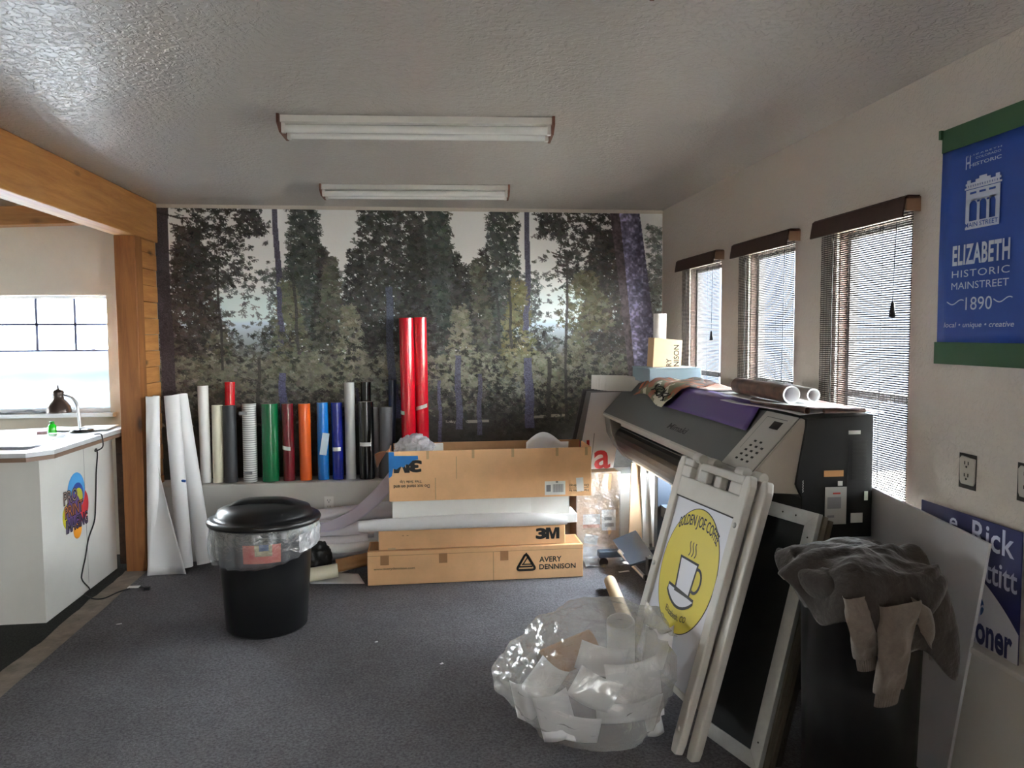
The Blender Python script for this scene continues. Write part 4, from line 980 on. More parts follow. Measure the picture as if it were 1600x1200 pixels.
# ------------------------------------------------------------------ wide format printer
PY0, PY1 = 2.98, 5.56
before_printer = set(o.name for o in COL.objects)
g = thing('wide_format_printer', (1.58, (PY0+PY1)/2, 0), 'long grey and black wide format printer on a stand under the blinds', 'printer')
p_grey = mat('printer_dark_grey_hood', (84, 84, 84), 0.42, nscale=2, namt=0.05); p_light = mat('printer_light_grey', (176, 172, 166), 0.5); p_beige = mat('printer_beige_side', (170, 160, 148), 0.55)
p_black = mat('printer_black_cover', (13, 12, 12), 0.5); p_apron = mat('dark_bronze_apron', (30, 25, 23), 0.42)
def extr(mb, prof, y0, y1, mi=0): mb.prism(prof, 0, y1-y0, mi, frame((0, y1, 0), (1, 0, 0), (0, 0, 1)))
A_, B_ = (1.312, 1.07), (1.527, 1.303)
mb = MB(); extr(mb, [A_, (1.318, 1.058), (1.40, 1.03), (1.54, 1.05), (1.54, 1.29), B_], PY0+0.0, PY1); mb.build('hood', p_grey, g, bevel=0.004)
mb = MB(); extr(mb, [(1.541, 0.84), (1.836, 0.84), (1.836, 1.312), (1.541, 1.303)], PY0+0.26, PY1); mb.build('printer_body', p_black, g, bevel=0.004)
mb = MB(); extr(mb, [(1.303, 1.064), (1.313, 1.073), (1.322, 1.056), (1.306, 1.046)], PY0+0.05, PY1-0.03); mb.build('hood_lip', p_light, g)
# far end cap, near beige side, near black cover
mb = MB(); extr(mb, [(1.318, 1.056), (1.40, 1.03), (1.54, 1.04), (1.54, 0.70), (1.46, 0.74), (1.39, 0.82), (1.335, 0.92)], PY1-0.16, PY1-0.004); mb.build('end_cap', mat('printer_end_grey', (112, 110, 108), 0.45), g, bevel=0.006)
mb = MB(); extr(mb, [A_, (1.33, 1.0), (1.54, 0.985), (1.54, 1.296), B_], PY0-0.018, PY0-0.001); mb.build('side_panel', p_beige, g, bevel=0.002)
mb = MB(); extr(mb, [(1.545, 1.304), (1.836, 1.315), (1.836, 0.80), (1.72, 0.80), (1.72, 0.765), (1.525, 0.765), (1.525, 0.97), (1.498, 1.03)], PY0-0.03, PY0+0.26); cov = mb.build('end_cover', p_black, g, bevel=0.004)
YC = PY0-0.0305
def onface(x0, y0, x1, y1, m, nm, th=0.0015, par=None):
    a_ = aY(x0, y1, YC); c_ = aY(x1, y0, YC); mb = MB(); mb.box((a_.x, YC-th, a_.z), (c_.x, YC+0.0002, c_.z)); return mb.build(nm, m, par or cov)
onface(1321, 674, 1340, 680.5, label_w, 'sticker'); onface(1282, 737, 1313, 747.5, mat('orange_warning_sticker', (206, 150, 96), 0.5), 'sticker')
onface(1283, 763, 1318, 823, mat('grey_white_label', (176, 174, 170), 0.5), 'data_label'); onface(1304, 754, 1311.5, 761.5, label_w, 'sticker'); onface(1324, 804, 1343, 820, label_w, 'sticker'); onface(1345.5, 770, 1351.5, 784.5, label_w, 'sticker')
onface(1287, 779, 1309, 798, label_grey, 'text_block', 0.002); onface(1296, 772, 1308, 775, mat('red_print', (190, 70, 60), 0.6), 'text_block', 0.002); onface(1287, 808, 1298, 812, label_grey, 'text_block', 0.002)
onface(1319.5, 688, 1321, 762, mat('deep_black_seam', (8, 8, 8), 0.6), 'seam')
mb = MB(); a_ = aY(1327, 752, YC); c_ = aY(1351, 688, YC); nx, nz = 13, 30
for i in range(nx):
    for j in range(nz):
        x = a_.x+(c_.x-a_.x)*(i+0.5*(j % 2))/nx; z = a_.z+(c_.z-a_.z)*j/nz; mb.box((x-0.0016, YC-0.001, z-0.0016), (x+0.0016, YC, z+0.0016))
mb.build('vent_grille', mat('grey_vent_dot', (54, 52, 50), 0.6), cov)
mb = MB(); a_ = aY(1248, 772, YC); M = FRONT(a_.x, YC, a_.z); ribbon(mb, [(0.003*(k % 2), 0.0055*k) for k in range(10)], 0.003, M); mb.build('spiral_mark', label_w, cov)
# control panel on the hood slope
sl_dir = V((B_[0]-A_[0], 0, B_[1]-A_[1])); SL = sl_dir.length
Mh = frame((A_[0], PY1, A_[1]), (0, -1, 0), sl_dir)       # x toward the viewer, y up the slope, z outward
LP = PY1-PY0
mb = MB(); mb.box((LP-0.30, 0.004, 0.0003), (LP-0.002, SL-0.002, 0.004), 0, Mh); cp = mb.build('control_panel', p_light, g, bevel=0.001)
mb = MB()
ribbon(mb, [(LP-0.25, 0.10), (LP-0.25, SL-0.03), (LP-0.06, SL-0.03)], 0.004, Mh, z1=0.0046); mb.build('panel_line', p_grey, cp)
mb = MB(); mb.box((LP-0.16, SL-0.085, 0.004), (LP-0.08, SL-0.045, 0.005), 0, Mh); mb.build('display', ink, cp)
for r_ in range(5):
    for c_ in range(3):
        if (r_, c_) in ((4, 2),): continue
        mb = MB(); x = LP-0.215+0.055*c_+0.008*r_; y = 0.045+0.026*r_; mb.box((x, y, 0.004), (x+0.018, y+0.009, 0.006), 0, Mh); mb.build('button', ink, cp)
# maker's name on the hood
mb = MB(); pm = None
def slope_pt(px, py):
    d = ray(px, py); n = V((Mh[0][2], Mh[1][2], Mh[2][2])); o_ = Mh.translation; t_ = (o_-CAM).dot(n)/d.dot(n); return Mh.inverted() @ (CAM+d*t_)
a_, c_ = slope_pt(1037, 669), slope_pt(1065, 668)
put_text(mb, 'Mimaki', Mh, a_.x, a_.y-0.004, slope_pt(1066, 678).x, a_.y+0.035, bold=0.02, shear=0.3); mb.build('lettering', ink, g)
# recess, apron and roller under the hood
mb = MB(); extr(mb, [(1.40, 1.03), (1.54, 1.04), (1.54, 0.98), (1.405, 0.985)], PY0+0.27, PY1-0.17); mb.build('carriage_bay', p_light, g)
mb = MB(); extr(mb, [(1.40, 0.975), (1.54, 0.975), (1.54, 0.94), (1.40, 0.94)], PY0+0.27, PY1-0.17); mb.build('platen', p_grey, g)
ap = [(1.405, 0.972), (1.378, 0.955), (1.362, 0.925), (1.362, 0.89), (1.376, 0.845), (1.405, 0.80), (1.445, 0.76), (1.50, 0.725), (1.508, 0.735), (1.46, 0.775), (1.42, 0.815), (1.39, 0.86), (1.376, 0.90), (1.378, 0.925), (1.392, 0.948), (1.41, 0.962)]
mb = MB(); extr(mb, ap, PY0+0.27, PY1-0.165)
for i in range(len(mb.sm)): mb.sm[i] = False
mb.build('media_apron', p_apron, g)
mb = MB(); extr(mb, [(1.495, 0.728), (1.515, 0.742), (1.53, 0.728), (1.51, 0.708)], PY0+0.3, PY1-0.10); mb.build('apron_edge', steel, g)
# stand: legs, feet, casters, crossbar, take-up tray
st = mat('slate_grey_stand', (66, 74, 86), 0.4)
for y in (PY0+0.30, PY1-0.32):
    mb = MB(); mb.box((1.62, y-0.04, 0.115), (1.72, y+0.04, 0.838)); mb.build('stand_leg', st, g, bevel=0.004)
    mb = MB(); mb.box((1.20, y-0.035, 0.07), (1.74, y+0.035, 0.115)); ft = mb.build('stand_foot', st, g, bevel=0.004)
    for x in (1.235, 1.70):
        mb = MB(); mb.tube([(x, y-0.022, 0.034), (x, y+0.022, 0.034)], 0.033, 18); mb.tube([(x, y, 0.05), (x, y, 0.072)], 0.014, 10); mb.build('caster', black_pl, ft)
mb = MB(); mb.box((1.645, PY0+0.34, 0.36), (1.695, PY1-0.36, 0.44)); mb.build('crossbar', st, g)
yt = PY1-0.32
mb = MB(); mb.add([(1.33, yt-0.36, 0.115), (1.33, yt+0.10, 0.16), (1.50, yt+0.10, 0.225), (1.50, yt-0.36, 0.16), (1.34, yt-0.36, 0.105), (1.34, yt+0.10, 0.15), (1.51, yt+0.10, 0.215), (1.51, yt-0.36, 0.15)], [(0, 3, 2, 1), (4, 5, 6, 7), (0, 1, 5, 4), (2, 3, 7, 6), (1, 2, 6, 5), (3, 0, 4, 7)]); mb.build('take_up_tray', st, g)
pA, pB = aY(962, 863, 5.12), aY(1007, 910, 4.80); mb = MB(); mb.tube([pA, pB], 0.014, 16); mb.build('take_up_bar', steel, g)
pA2, pB2 = aY(990, 856, 5.2), aY(1012, 873, 4.9); mb = MB(); mb.tube([pA2, pB2], 0.007, 12); mb.build('guide_bar', p_light, g)
pc = aY(1011, 893, 4.8); mb = MB(); mb.box((pc.x-0.025, 4.76, pc.z-0.085), (pc.x+0.03, 4.83, pc.z+0.085)); mb.tube([(pc.x-0.045, 4.79, pc.z-0.05), (pc.x+0.0, 4.79, pc.z-0.05)], 0.02, 14); mb.build('take_up_drive', black_pl, g, bevel=0.006)

# ------------------------------------------------------------------ things lying on the printer
def camo_mat():
    m = bpy.data.materials.new('camouflage_print'); m.use_nodes = True; nt = m.node_tree; b = nt.nodes['Principled BSDF']; N = nt.nodes.new; L = nt.links.new
    tc = N('ShaderNodeTexCoord'); n = N('ShaderNodeTexNoise'); n.inputs['Scale'].default_value = 4.6; n.inputs['Detail'].default_value = 2; L(tc.outputs['Object'], n.inputs['Vector'])
    r = N('ShaderNodeValToRGB'); r.color_ramp.interpolation = 'CONSTANT'; e_ = r.color_ramp.elements
    e_[0].position = 0; e_[0].color = rgb(206, 200, 182); e_[1].position = 0.40; e_[1].color = rgb(112, 112, 84)
    for p_, c_ in ((0.47, (156, 92, 62)), (0.55, (94, 84, 78)), (0.63, (190, 110, 78))): q = e_.new(p_); q.color = rgb(*c_)
    L(n.outputs['Fac'], r.inputs[0]); L(r.outputs[0], b.inputs['Base Color']); b.inputs['Roughness'].default_value = 0.5; return m
camo = camo_mat()
def over_hood(x_along, d, lift):
    """point on the printer's top: x_along from the far end, d measured from the ridge (down the slope <0, across the flat top >0)"""
    y = PY1-x_along
    if d < 0:
        p = Mh @ V((x_along, SL+d, lift)); return p
    return V((B_[0]+d, y, 1.306+lift+0.02*d))
e = thing('printed_sheet', (1.52, 4.9, 1.2), 'crumpled orange and olive patterned sheet with black scrawl over the far end of the printer', 'printed sheet')
def cam_sheet(u, v):
    xa = 0.42+0.72*u+0.16*v; d = -0.125+0.30*v+0.03*math.sin(u*5)
    li = 0.016+0.028*abs(math.sin(u*4.2+v*3))*(0.3+v)+0.012*noise.noise(V((u*6, v*5, 2)))+0.012
    return over_hood(xa, d, li)
mb = MB(); mb.sheet(cam_sheet, 36, 16, 0.0012); mb.build('sheet', camo, e)
mb = MB(); R_ = random.Random(5)
for k in range(9):
    u0 = 0.42+0.055*k; pts = []
    for i in range(12):
        f = i/11; u = u0+0.03*math.sin(f*6.3+k)*(1+k % 2); v = 0.12+0.20*f+0.02*R_.random(); p = cam_sheet(u, v)+V((-0.0025, 0, 0.0025)); pts.append(p)
    mb.tube(pts, 0.0035, 5)
mb.build('scrawl', ink, e)
mb = MB(); mb.sheet(lambda u, v: over_hood(0.70+0.75*u, 0.04+0.20*v, 0.030+0.014*math.sin(u*4+1)*v+0.008*v), 24, 8, 0.001); o = mb.build('printed_sheet', mat('pale_rust_print', (176, 120, 96), 0.55, nscale=5, namt=0.5, col2=(214, 204, 196))); tag(o, 'pale sheet with rusty print lying flat between the patterned sheet and the purple one', 'printed sheet')
mb = MB(); mb.sheet(lambda u, v: over_hood(1.02+1.24*u-0.06*v, -0.13*(1-v)+0.03*v*0-0.0*u+0.05*v, 0.007+0.004*math.sin(u*3)+0.016*v*v), 24, 10, 0.001); o = mb.build('vinyl_sheet', mat('purple_vinyl', (84, 62, 122), 0.4, coat=0.1)); tag(o, 'plain purple sheet along the ridge of the printer', 'vinyl sheet')
dark_print = mat('dark_photo_print', (58, 46, 46), 0.4, nscale=14, namt=0.8, col2=(120, 88, 72))
def print_roll(p0, p1, r, label, mo):
    e = thing('rolled_print', p0, label, 'rolled print'); mb = MB(); roll(mb, p0, p1, r, r*0.82, 0, 1, 26, depth=0.25); mb.build('rolled_sheet', [mo, paper], e)
p1_ = aY(1231, 635, 3.16); p0_ = aY(1142, 625, 3.72); print_roll((p1_.x, p1_.y, 1.385), (p0_.x+0.02, p0_.y, 1.39), 0.040, 'rolled dark print lying on the printer, its open end to the viewer', dark_print)
p1_ = aY(1266, 632, 3.2); p0_ = aY(1195, 621, 3.75); print_roll((p1_.x, p1_.y, 1.378), (p0_.x+0.01, p0_.y, 1.382), 0.030, 'thinner pale rolled print lying behind the dark rolled one', mat('pale_photo_print', (168, 164, 158), 0.45, nscale=9, namt=0.4))
e = thing('flat_prints', (1.68, 3.2, 1.32), 'sheaf of curling prints spread over the near end of the printer top', 'prints')
for k, (mo, x0, x1, ya, yb, lift) in enumerate(((paper, 1.50, 1.845, 2.93, 3.7, 0.005), (mat('red_black_print', (150, 62, 60), 0.5, nscale=5, namt=0.6, col2=(226, 222, 218)), 1.56, 1.86, 2.915, 3.5, 0.018), (paper, 1.47, 1.74, 2.96, 3.8, 0.030))):
    mb = MB(); mb.sheet(lambda u, v: (x0+(x1-x0)*u+0.03*v*(k-1), ya+(yb-ya)*v, 1.315+lift+0.012*math.sin(u*3.1+k)*(1-v)**2+0.004*math.sin(v*6+k)), 14, 14, 0.0012); mb.build('print_sheet', mo, e)
mb = MB(); roll(mb, (1.535, 2.935, 1.338), (1.53, 3.45, 1.337), 0.013, 0.011, depth=0.3); mb.build('curled_edge', dark_print, e)
mb = MB(); roll(mb, (1.60, 2.925, 1.336), (1.78, 2.93, 1.336), 0.010, 0.008, depth=0.05); mb.build('curled_edge', dark_print, e)
# blue-grey case, small carton and white roll at the far end
cz = 1.320
bgm = mat('pale_blue_grey_case', (134, 152, 162), 0.45)
a_ = aY(1010, 577, 5.0); c_ = aY(1096, 577, 5.0)
e = thing('grey_case', ((a_.x+c_.x)/2, 5.2, cz), 'flat blue-grey metal case on the far end of the printer', 'case')
mb = MB(); mb.box((a_.x, 5.0, cz+0.001), (1.858, 5.42, cz+0.092)); mb.build('case_body', bgm, e, bevel=0.003)
mb = MB(); mb.box((a_.x-0.004, 4.996, cz+0.092), (1.862, 5.424, cz+0.100)); mb.build('case_lid', bgm, e, bevel=0.002)
czt = cz+0.101
e = thing('small_carton', (1.68, 5.25, czt), 'small open-topped brown carton with black capitals printed sideways, on the grey case', 'box')
a_ = aY(1015, 575, 5.16); c_ = aY(1059, 575, 5.16)
mb = MB(); mb.add([(a_.x, 5.16, czt), (c_.x, 5.16, czt), (c_.x, 5.30, czt), (a_.x, 5.30, czt), (a_.x+0.01, 5.16, czt+0.205), (c_.x+0.012, 5.16, czt+0.185), (c_.x+0.012, 5.30, czt+0.185), (a_.x+0.01, 5.30, czt+0.205)], [(3, 2, 1, 0), (4, 5, 6, 7), (0, 1, 5, 4), (1, 2, 6, 5), (2, 3, 7, 6), (3, 0, 4, 7)]); mb.build('carton_body', kraft_pale, e, bevel=0.002)
Mc = frame((c_.x-0.012, 5.16, czt+0.004), (0, 0, 1), (-1, 0, 0))
mb = MB(); put_text(mb, 'NISON', Mc, 0.0, 0.0, 0.15, 0.04, bold=0.02); put_text(mb, 'RY', Mc, 0.0, 0.055, 0.055, 0.092, bold=0.02); mb.build('lettering', ink, e)
a_ = aY(1026, 530, 5.36); mb = MB(); roll(mb, (a_.x, 5.365, czt), (a_.x+0.005, 5.37, aY(1027, 490, 5.36).z), 0.046, 0.036); o = mb.build('paper_roll', paper); tag(o, 'short white roll standing on the grey case behind the small carton', 'paper roll', 'white paper rolls round the cartons')
for o in COL.objects:
    if o.name not in before_printer and o.parent is None: o.location += V((0.031, 0.03, 0))
# white foam cards standing in a pack on the leaning sign boards
for k in range(6):
    x0 = 1.318-0.019*k; y0 = 5.38+0.016*k; z0 = 1.245+0.002*k; Mx = Matrix.Translation((x0, y0, z0)) @ Matrix.Rotation(0.03, 4, 'Y')
    mb = MB(); mb.box((0, 0, 0), (0.265, 0.006, 0.103), 0, Mx); o = mb.build('foam_card', mat('white_foam_card', (218, 214, 208), 0.6), bevel=0.001)
    tag(o, 'white foam card, foremost of the pack resting on the printer end' if k == 0 else 'white foam card showing only its edge behind the foremost card of the pack', 'foam card', 'pack of white foam cards')

# ------------------------------------------------------------------ sign boards leaning behind the printer's far end
red = mat('campaign_red', (196, 40, 44), 0.5)
def leaner(name, bl_, br_, tr_, tl_, th, label, cat, m, group=None):
    bl_, br_, tr_, tl_ = map(V, (bl_, br_, tr_, tl_)); n_ = (br_-bl_).cross(tl_-bl_).normalized()
    e = thing(name, (bl_+br_)/2, label, cat, group); q = [bl_, br_, tr_, tl_]
    mb = MB(); mb.add(q+[p-n_*th for p in q], [(0, 1, 2, 3), (7, 6, 5, 4), (0, 4, 5, 1), (1, 5, 6, 2), (2, 6, 7, 3), (3, 7, 4, 0)]); mb.build('board', m, e)
    return e, frame(bl_, br_-bl_, tl_-bl_)
dk = mat('dark_sign_edge', (74, 70, 72), 0.6)
leaner('sign_board', (1.075, 5.66, 0.64), (1.40, 5.70, 0.64), (1.52, 5.74, 1.235), (1.215, 5.70, 1.235), 0.014, 'dark sign board leaning rearmost of the stack beyond the printer', 'board', dk, 'sign boards leaning beyond the printer')
leaner('sign_board', (1.10, 5.625, 0.64), (1.42, 5.665, 0.64), (1.53, 5.705, 1.225), (1.235, 5.665, 1.225), 0.010, 'sign board with a grey edge in the middle of the leaning stack beyond the printer', 'board', mat('grey_sign_edge', (120, 116, 116), 0.6), 'sign boards leaning beyond the printer')
e, Ml = leaner('sign_board', (1.145, 5.59, 0.64), (1.43, 5.63, 0.64), (1.54, 5.67, 1.215), (1.262, 5.63, 1.215), 0.010, 'white sign board with big red letters leaning foremost beyond the printer', 'board', mat('white_sign_board', (222, 218, 220), 0.5), 'sign boards leaning beyond the printer')
mb = MB(); put_text(mb, 'H', Ml, 0.0, 0.06, 0.10, 0.22, bold=0.02); mb.build('lettering', red, e)
mb = MB(); put_text(mb, 'a', Ml, 0.135, 0.0, 0.265, 0.14, bold=0.015); mb.build('lettering', red, e)
mb = MB(); ribbon(mb, [(0.105, 0.0), (0.14, 0.27)], 0.006, Ml); mb.build('lettering', label_grey, e)
# shrink-wrapped carton, cardboard flats and white boards standing beneath the printer's far end
a_ = aY(905, 738, 5.5); c_ = aY(968, 738, 5.5)
e = thing('wrapped_carton', ((a_.x+c_.x)/2, 5.6, 0), 'upright brown carton in shiny stretch film, right of the carton stack', 'box')
mb = MB(); mb.box((a_.x-0.02, 5.5, 0.004), (c_.x, 5.76, 0.635)); mb.build('carton_body', kraft_pale, e, bevel=0.004)
clear_wrap = film_mat('stretch_film', (238, 238, 240), see=0.72, gloss=0.5, trl=0.2, bscale=26, bstr=0.6, rough=0.12)
mb = MB(); mb.sheet(lambda u, v: (a_.x-0.024+(c_.x-a_.x+0.03)*u, 5.494-0.008*noise.noise(V((u*6, v*9, 1)))-0.075*max(0, 0.16-v)/0.16*(0.4+u), 0.006+0.632*v), 24, 30, 0.0006); mb.build('stretch_wrap', clear_wrap, e)
YW = 5.498
for (x0, y0, x1, y1, nm, mo) in ((911, 803, 938, 825, 'pouch', label_w), (911, 819, 937, 825, 'orange_band', mat('orange_band', (196, 112, 64), 0.6)), (940, 796, 962, 829, 'shipping_label', label_w), (945, 817, 959, 823, 'barcode', label_grey), (944, 808, 956, 813, 'barcode', label_grey)):
    p, q = aY(x0, y1, YW), aY(x1, y0, YW); mb = MB(); k_ = 0.001 if nm in ('barcode', 'orange_band') else 0; mb.box((p.x, YW-0.0012-k_, p.z), (q.x, YW, q.z)); mb.build(nm, mo, e)
p = aY(912, 848, YW); Mx = FRONT(p.x, YW, p.z) @ Matrix.Rotation(-0.22, 4, 'Z'); mb = MB(); mb.box((0, 0, 0), (0.10, 0.07, 0.0012), 0, Mx); mb.build('shipping_label', label_w, e)
mb = MB(); p = aY(953, 790, YW); mb.box((p.x-0.012, YW-0.0008, 0.02), (p.x+0.012, YW, 0.63)); mb.build('tape_strip', tape_clear, e)
mb = MB(); mb.sheet(lambda u, v: (1.13+0.33*u+0.03*v, 5.22+0.27*v+0.02*math.sin(u*9), 0.008+0.035*abs(noise.noise(V((u*5, v*4, 3))))+0.07*v*v), 26, 18, 0.0006); o = mb.build('plastic_film', clear_wrap); tag(o, 'crinkled clear film on the floor before the wrapped carton', 'plastic')
leaner('cardboard_flat', (1.475, 5.36, 0.004), (1.585, 5.37, 0.004), (1.60, 5.50, 0.70), (1.535, 5.49, 0.70), 0.012, 'folded cardboard flat standing between the wrapped carton and the white boards', 'cardboard', kraft_pale)
leaner('foam_board', (1.60, 5.38, 0.004), (1.645, 5.385, 0.004), (1.64, 5.48, 0.72), (1.60, 5.475, 0.72), 0.010, 'narrow white board standing under the printer, left one of two', 'board', white_card)
leaner('foam_board', (1.66, 5.34, 0.004), (1.755, 5.36, 0.004), (1.75, 5.47, 0.72), (1.655, 5.46, 0.72), 0.010, 'wider white board standing under the printer, right one of two', 'board', white_card)
leaner('cardboard_flat', (1.765, 5.40, 0.004), (1.86, 5.42, 0.004), (1.86, 5.52, 0.62), (1.76, 5.50, 0.62), 0.012, 'pale tan flat in the corner right of the white boards', 'cardboard', mat('pale_tan_board', (212, 196, 174), 0.7))
# cardboard tube on the floor and bits of paper
p, q = aZ(953, 908, 0.045), aZ(985, 985, 0.045); mb = MB(); roll(mb, p, q, 0.038, 0.032, 0, 1); o = mb.build('cardboard_tube', [mat('pale_cardboard_tube', (206, 178, 142), 0.7), core]); tag(o, 'pale cardboard tube on the floor beside the filled plastic bag', 'tube')
for px, py, w, h, ang, lab in ((975, 893, 0.08, 0.022, 0.2, 'torn white paper strip on the floor below the printer bar'), (690, 1037, 0.018, 0.012, 0.6, 'scrap of white paper on the open carpet, right of the black bin'), (588, 1003, 0.016, 0.008, 0.3, 'tiny white scrap on the carpet in front of the carton stack'), (186, 975, 0.03, 0.006, 0.2, 'thin white scrap on the carpet left of the black bin')):
    p = aZ(px, py, 0.006); Mx = Matrix.Translation(p) @ Matrix.Rotation(ang, 4, 'Z'); mb = MB(); mb.sheet(lambda u, v: (w*(u-.5), h*(v-.5), 0.002*u*v), 3, 3, 0.001, M=Mx); o = mb.build('paper_scrap', paper); tag(o, lab, 'paper')

# ------------------------------------------------------------------ folding A-frame sign
BRp = V((0.970, 2.81, 0.004)); ex = V((0.15, -0.985, 0)).normalized(); ey = V((0.340, -0.03, 1.12)); ey = (ey-ex*ey.dot(ex)).normalized(); AW, AH = 0.59, 1.145
Ma = frame(BRp-ex*AW, ex, ey)
a_white = mat('aframe_white_plastic', (196, 192, 186), 0.5, nscale=6, namt=0.08); a_face = mat('aframe_sign_sheet', (206, 206, 214), 0.4)
yellow = mat('coffee_sign_yellow', (208, 188, 34), 0.5)
e = thing('a_frame_sign', BRp-ex*AW/2, 'folded white A-frame sign with a yellow oval and coffee cup, leaning on the printer', 'sign')
def apanel(M, nm, front):
    mb = MB(); mb.box((0.03, 0.215, -0.036), (AW-0.03, AH-0.19, -0.014), 0, M); pan = mb.build(nm, a_white, e)
    for x0, x1 in ((0, 0.055), (AW-0.055, AW)):
        mb = MB(); mb.prism([(x0+0.008, 0.0), (x1-0.008, 0.0), (x1, 0.05), (x1, AH-0.05), (x1-0.012, AH-0.01), (x0+0.012, AH-0.01), (x0, AH-0.05), (x0, 0.05)], -0.034, 0.004, 0, M); mb.build('rail', a_white, pan, bevel=0.008)
    # header with two grip slots
    h0, h1 = AH-0.19, AH-0.02
    mb = MB()
    xs = [0.055, 0.10, 0.165, 0.215, 0.30, 0.34, 0.425, AW-0.055]
    mb.box((0.05, h0, -0.032), (AW-0.05, h0+0.09, 0.0), 0, M)
    for x0, x1 in ((0.05, 0.13), (0.20, 0.27), (0.335, 0.385), (0.45, AW-0.05)): mb.box((x0, h0+0.09, -0.032), (x1, h1-0.03, 0.002), 0, M)
    mb.box((0.05, h1-0.03, -0.032), (0.13, h1+0.005, 0.0), 0, M); mb.box((0.20, h1-0.03, -0.032), (AW-0.05, h1+0.004, 0.001), 0, M)
    mb.build('header', a_white, pan, bevel=0.006)
    mb = MB(); mb.box((0.12, h0+0.085, -0.036), (0.21, h1, -0.026), 0, M); mb.build('recess', a_white, pan)
    for x in (0.14, AW-0.10):
        mb = MB(); mb.tube([M @ V((x-0.03, AH-0.004, -0.020)), M @ V((x+0.03, AH-0.004, -0.020))], 0.022, 18); mb.build('hinge', a_white, pan, bevel=0.003)
    mb = MB(); mb.box((0.05, 0.19, -0.036), (AW-0.05, 0.214, -0.014), 0, M); mb.build('bottom_bar', a_white, pan)
    return pan
pf = apanel(Ma, 'front_panel', True)
M2 = Ma @ Matrix.Translation((0.055, -0.004, -0.041)); pb_ = apanel(M2, 'back_panel', False)
mb = MB(); mb.box((0.056, 0.22, -0.0138), (AW-0.056, AH-0.195, -0.012), 0, Ma); mb.build('sign_sheet', a_face, pf)
mb = MB(); mb.box((0.06, AH-0.194, -0.012), (AW-0.056, AH-0.188, 0.0008), 0, Ma); mb.build('slot_line', ink, pf)
ZF = -0.0118
Mf = Ma @ Matrix.Translation((AW/2, 0.665, ZF)); RX, RY = 0.222, 0.268
mb = MB(); face_poly(mb, disc(0, 0, RX+0.004, RY+0.004, 72), Mf, 0, 0.0006); mb.build('roundel_edge', ink, pf)
mb = MB(); face_poly(mb, disc(0, 0, RX, RY, 72), Mf, 0.0006, 0.0012); mb.build('yellow_roundel', yellow, pf)
mb = MB()
def arc_warp(rx, ry, a0, a1, h, flip=False):
    def w_(u, w):
        a = a0+(a1-a0)*u; k = 1+(h*w)/ry if not flip else 1-(h*(w-1))/-ry
        return (rx*k*math.cos(a), ry*k*math.sin(a))
    return w_
put_text(mb, 'GOLDEN JOE COFFEE', Mf, 0, 0, 1, 1, bold=0.006, z=0.002, fat=0.0007, warp=lambda u, w: ((0.182)*math.cos(2.66-2.18*u)*(1+0.05*w), 0.098+0.080*math.sin(2.66-2.18*u)+0.062*w))
mb.build('lettering', ink, pf)
mb = MB()
cup = [(-0.075, 0.045), (0.072, 0.045), (0.062, -0.10), (-0.055, -0.10)]
mb = MB(); face_poly(mb, cup, Mf, 0.0012, 0.0016); mb.build('cup', a_face, pf)
mb = MB(); ribbon(mb, cup, 0.015, Mf, z1=0.0022, closed=True); ribbon(mb, [(0.085+0.038*math.cos(t), -0.022+0.05*math.sin(t)) for t in [math.pi*(-0.62+1.25*k/16) for k in range(17)]], 0.013, Mf, z1=0.0021); mb.build('cup_outline', ink, pf)
sau = [(-0.115, -0.088), (0.105, -0.102)]+[(0.105-0.22*k/10, -0.115-0.048*math.sin(math.pi*k/10)**0.8) for k in range(11)]
mb = MB(); face_poly(mb, sau, Mf, 0.0012, 0.0016); mb.build('saucer', a_face, pf)
mb = MB(); ribbon(mb, sau, 0.012, Mf, z1=0.0023, closed=True); mb.build('saucer_outline', ink, pf)
for k in range(3):
    mb = MB(); x0 = -0.022+0.024*k; ribbon(mb, [(x0+0.008*math.sin(t*5.5), 0.062+0.062*t) for t in [i/12 for i in range(13)]], 0.006, Mf, z1=0.002); mb.build('steam', ink, pf)
mb = MB(); put_text(mb, 'Elizabeth, CO', Mf, 0, 0, 1, 1, bold=0.004, z=0.002, warp=lambda u, w: (-0.088+0.176*u, -0.205-0.014*(1-(2*u-1)**2)+0.03*w)); mb.build('lettering', ink, pf)
for x, y in ((0.0275, 0.62), (AW-0.0275, 0.93), (AW-0.0275, 0.10)):
    mb = MB(); mb.lathe([(0.0, 0.0), (0.012, 0.0), (0.010, 0.006), (0.0, 0.007)], 14, 0, Ma @ Matrix.Translation((x, y, 0.003))); mb.build('rivet', alu, pf)
mb = MB(); mb.tube([Ma @ V((-0.004, 0.58, -0.02)), Ma @ V((-0.004, 0.66, -0.02))], 0.014, 12); mb.build('carry_grip', a_white, pf)

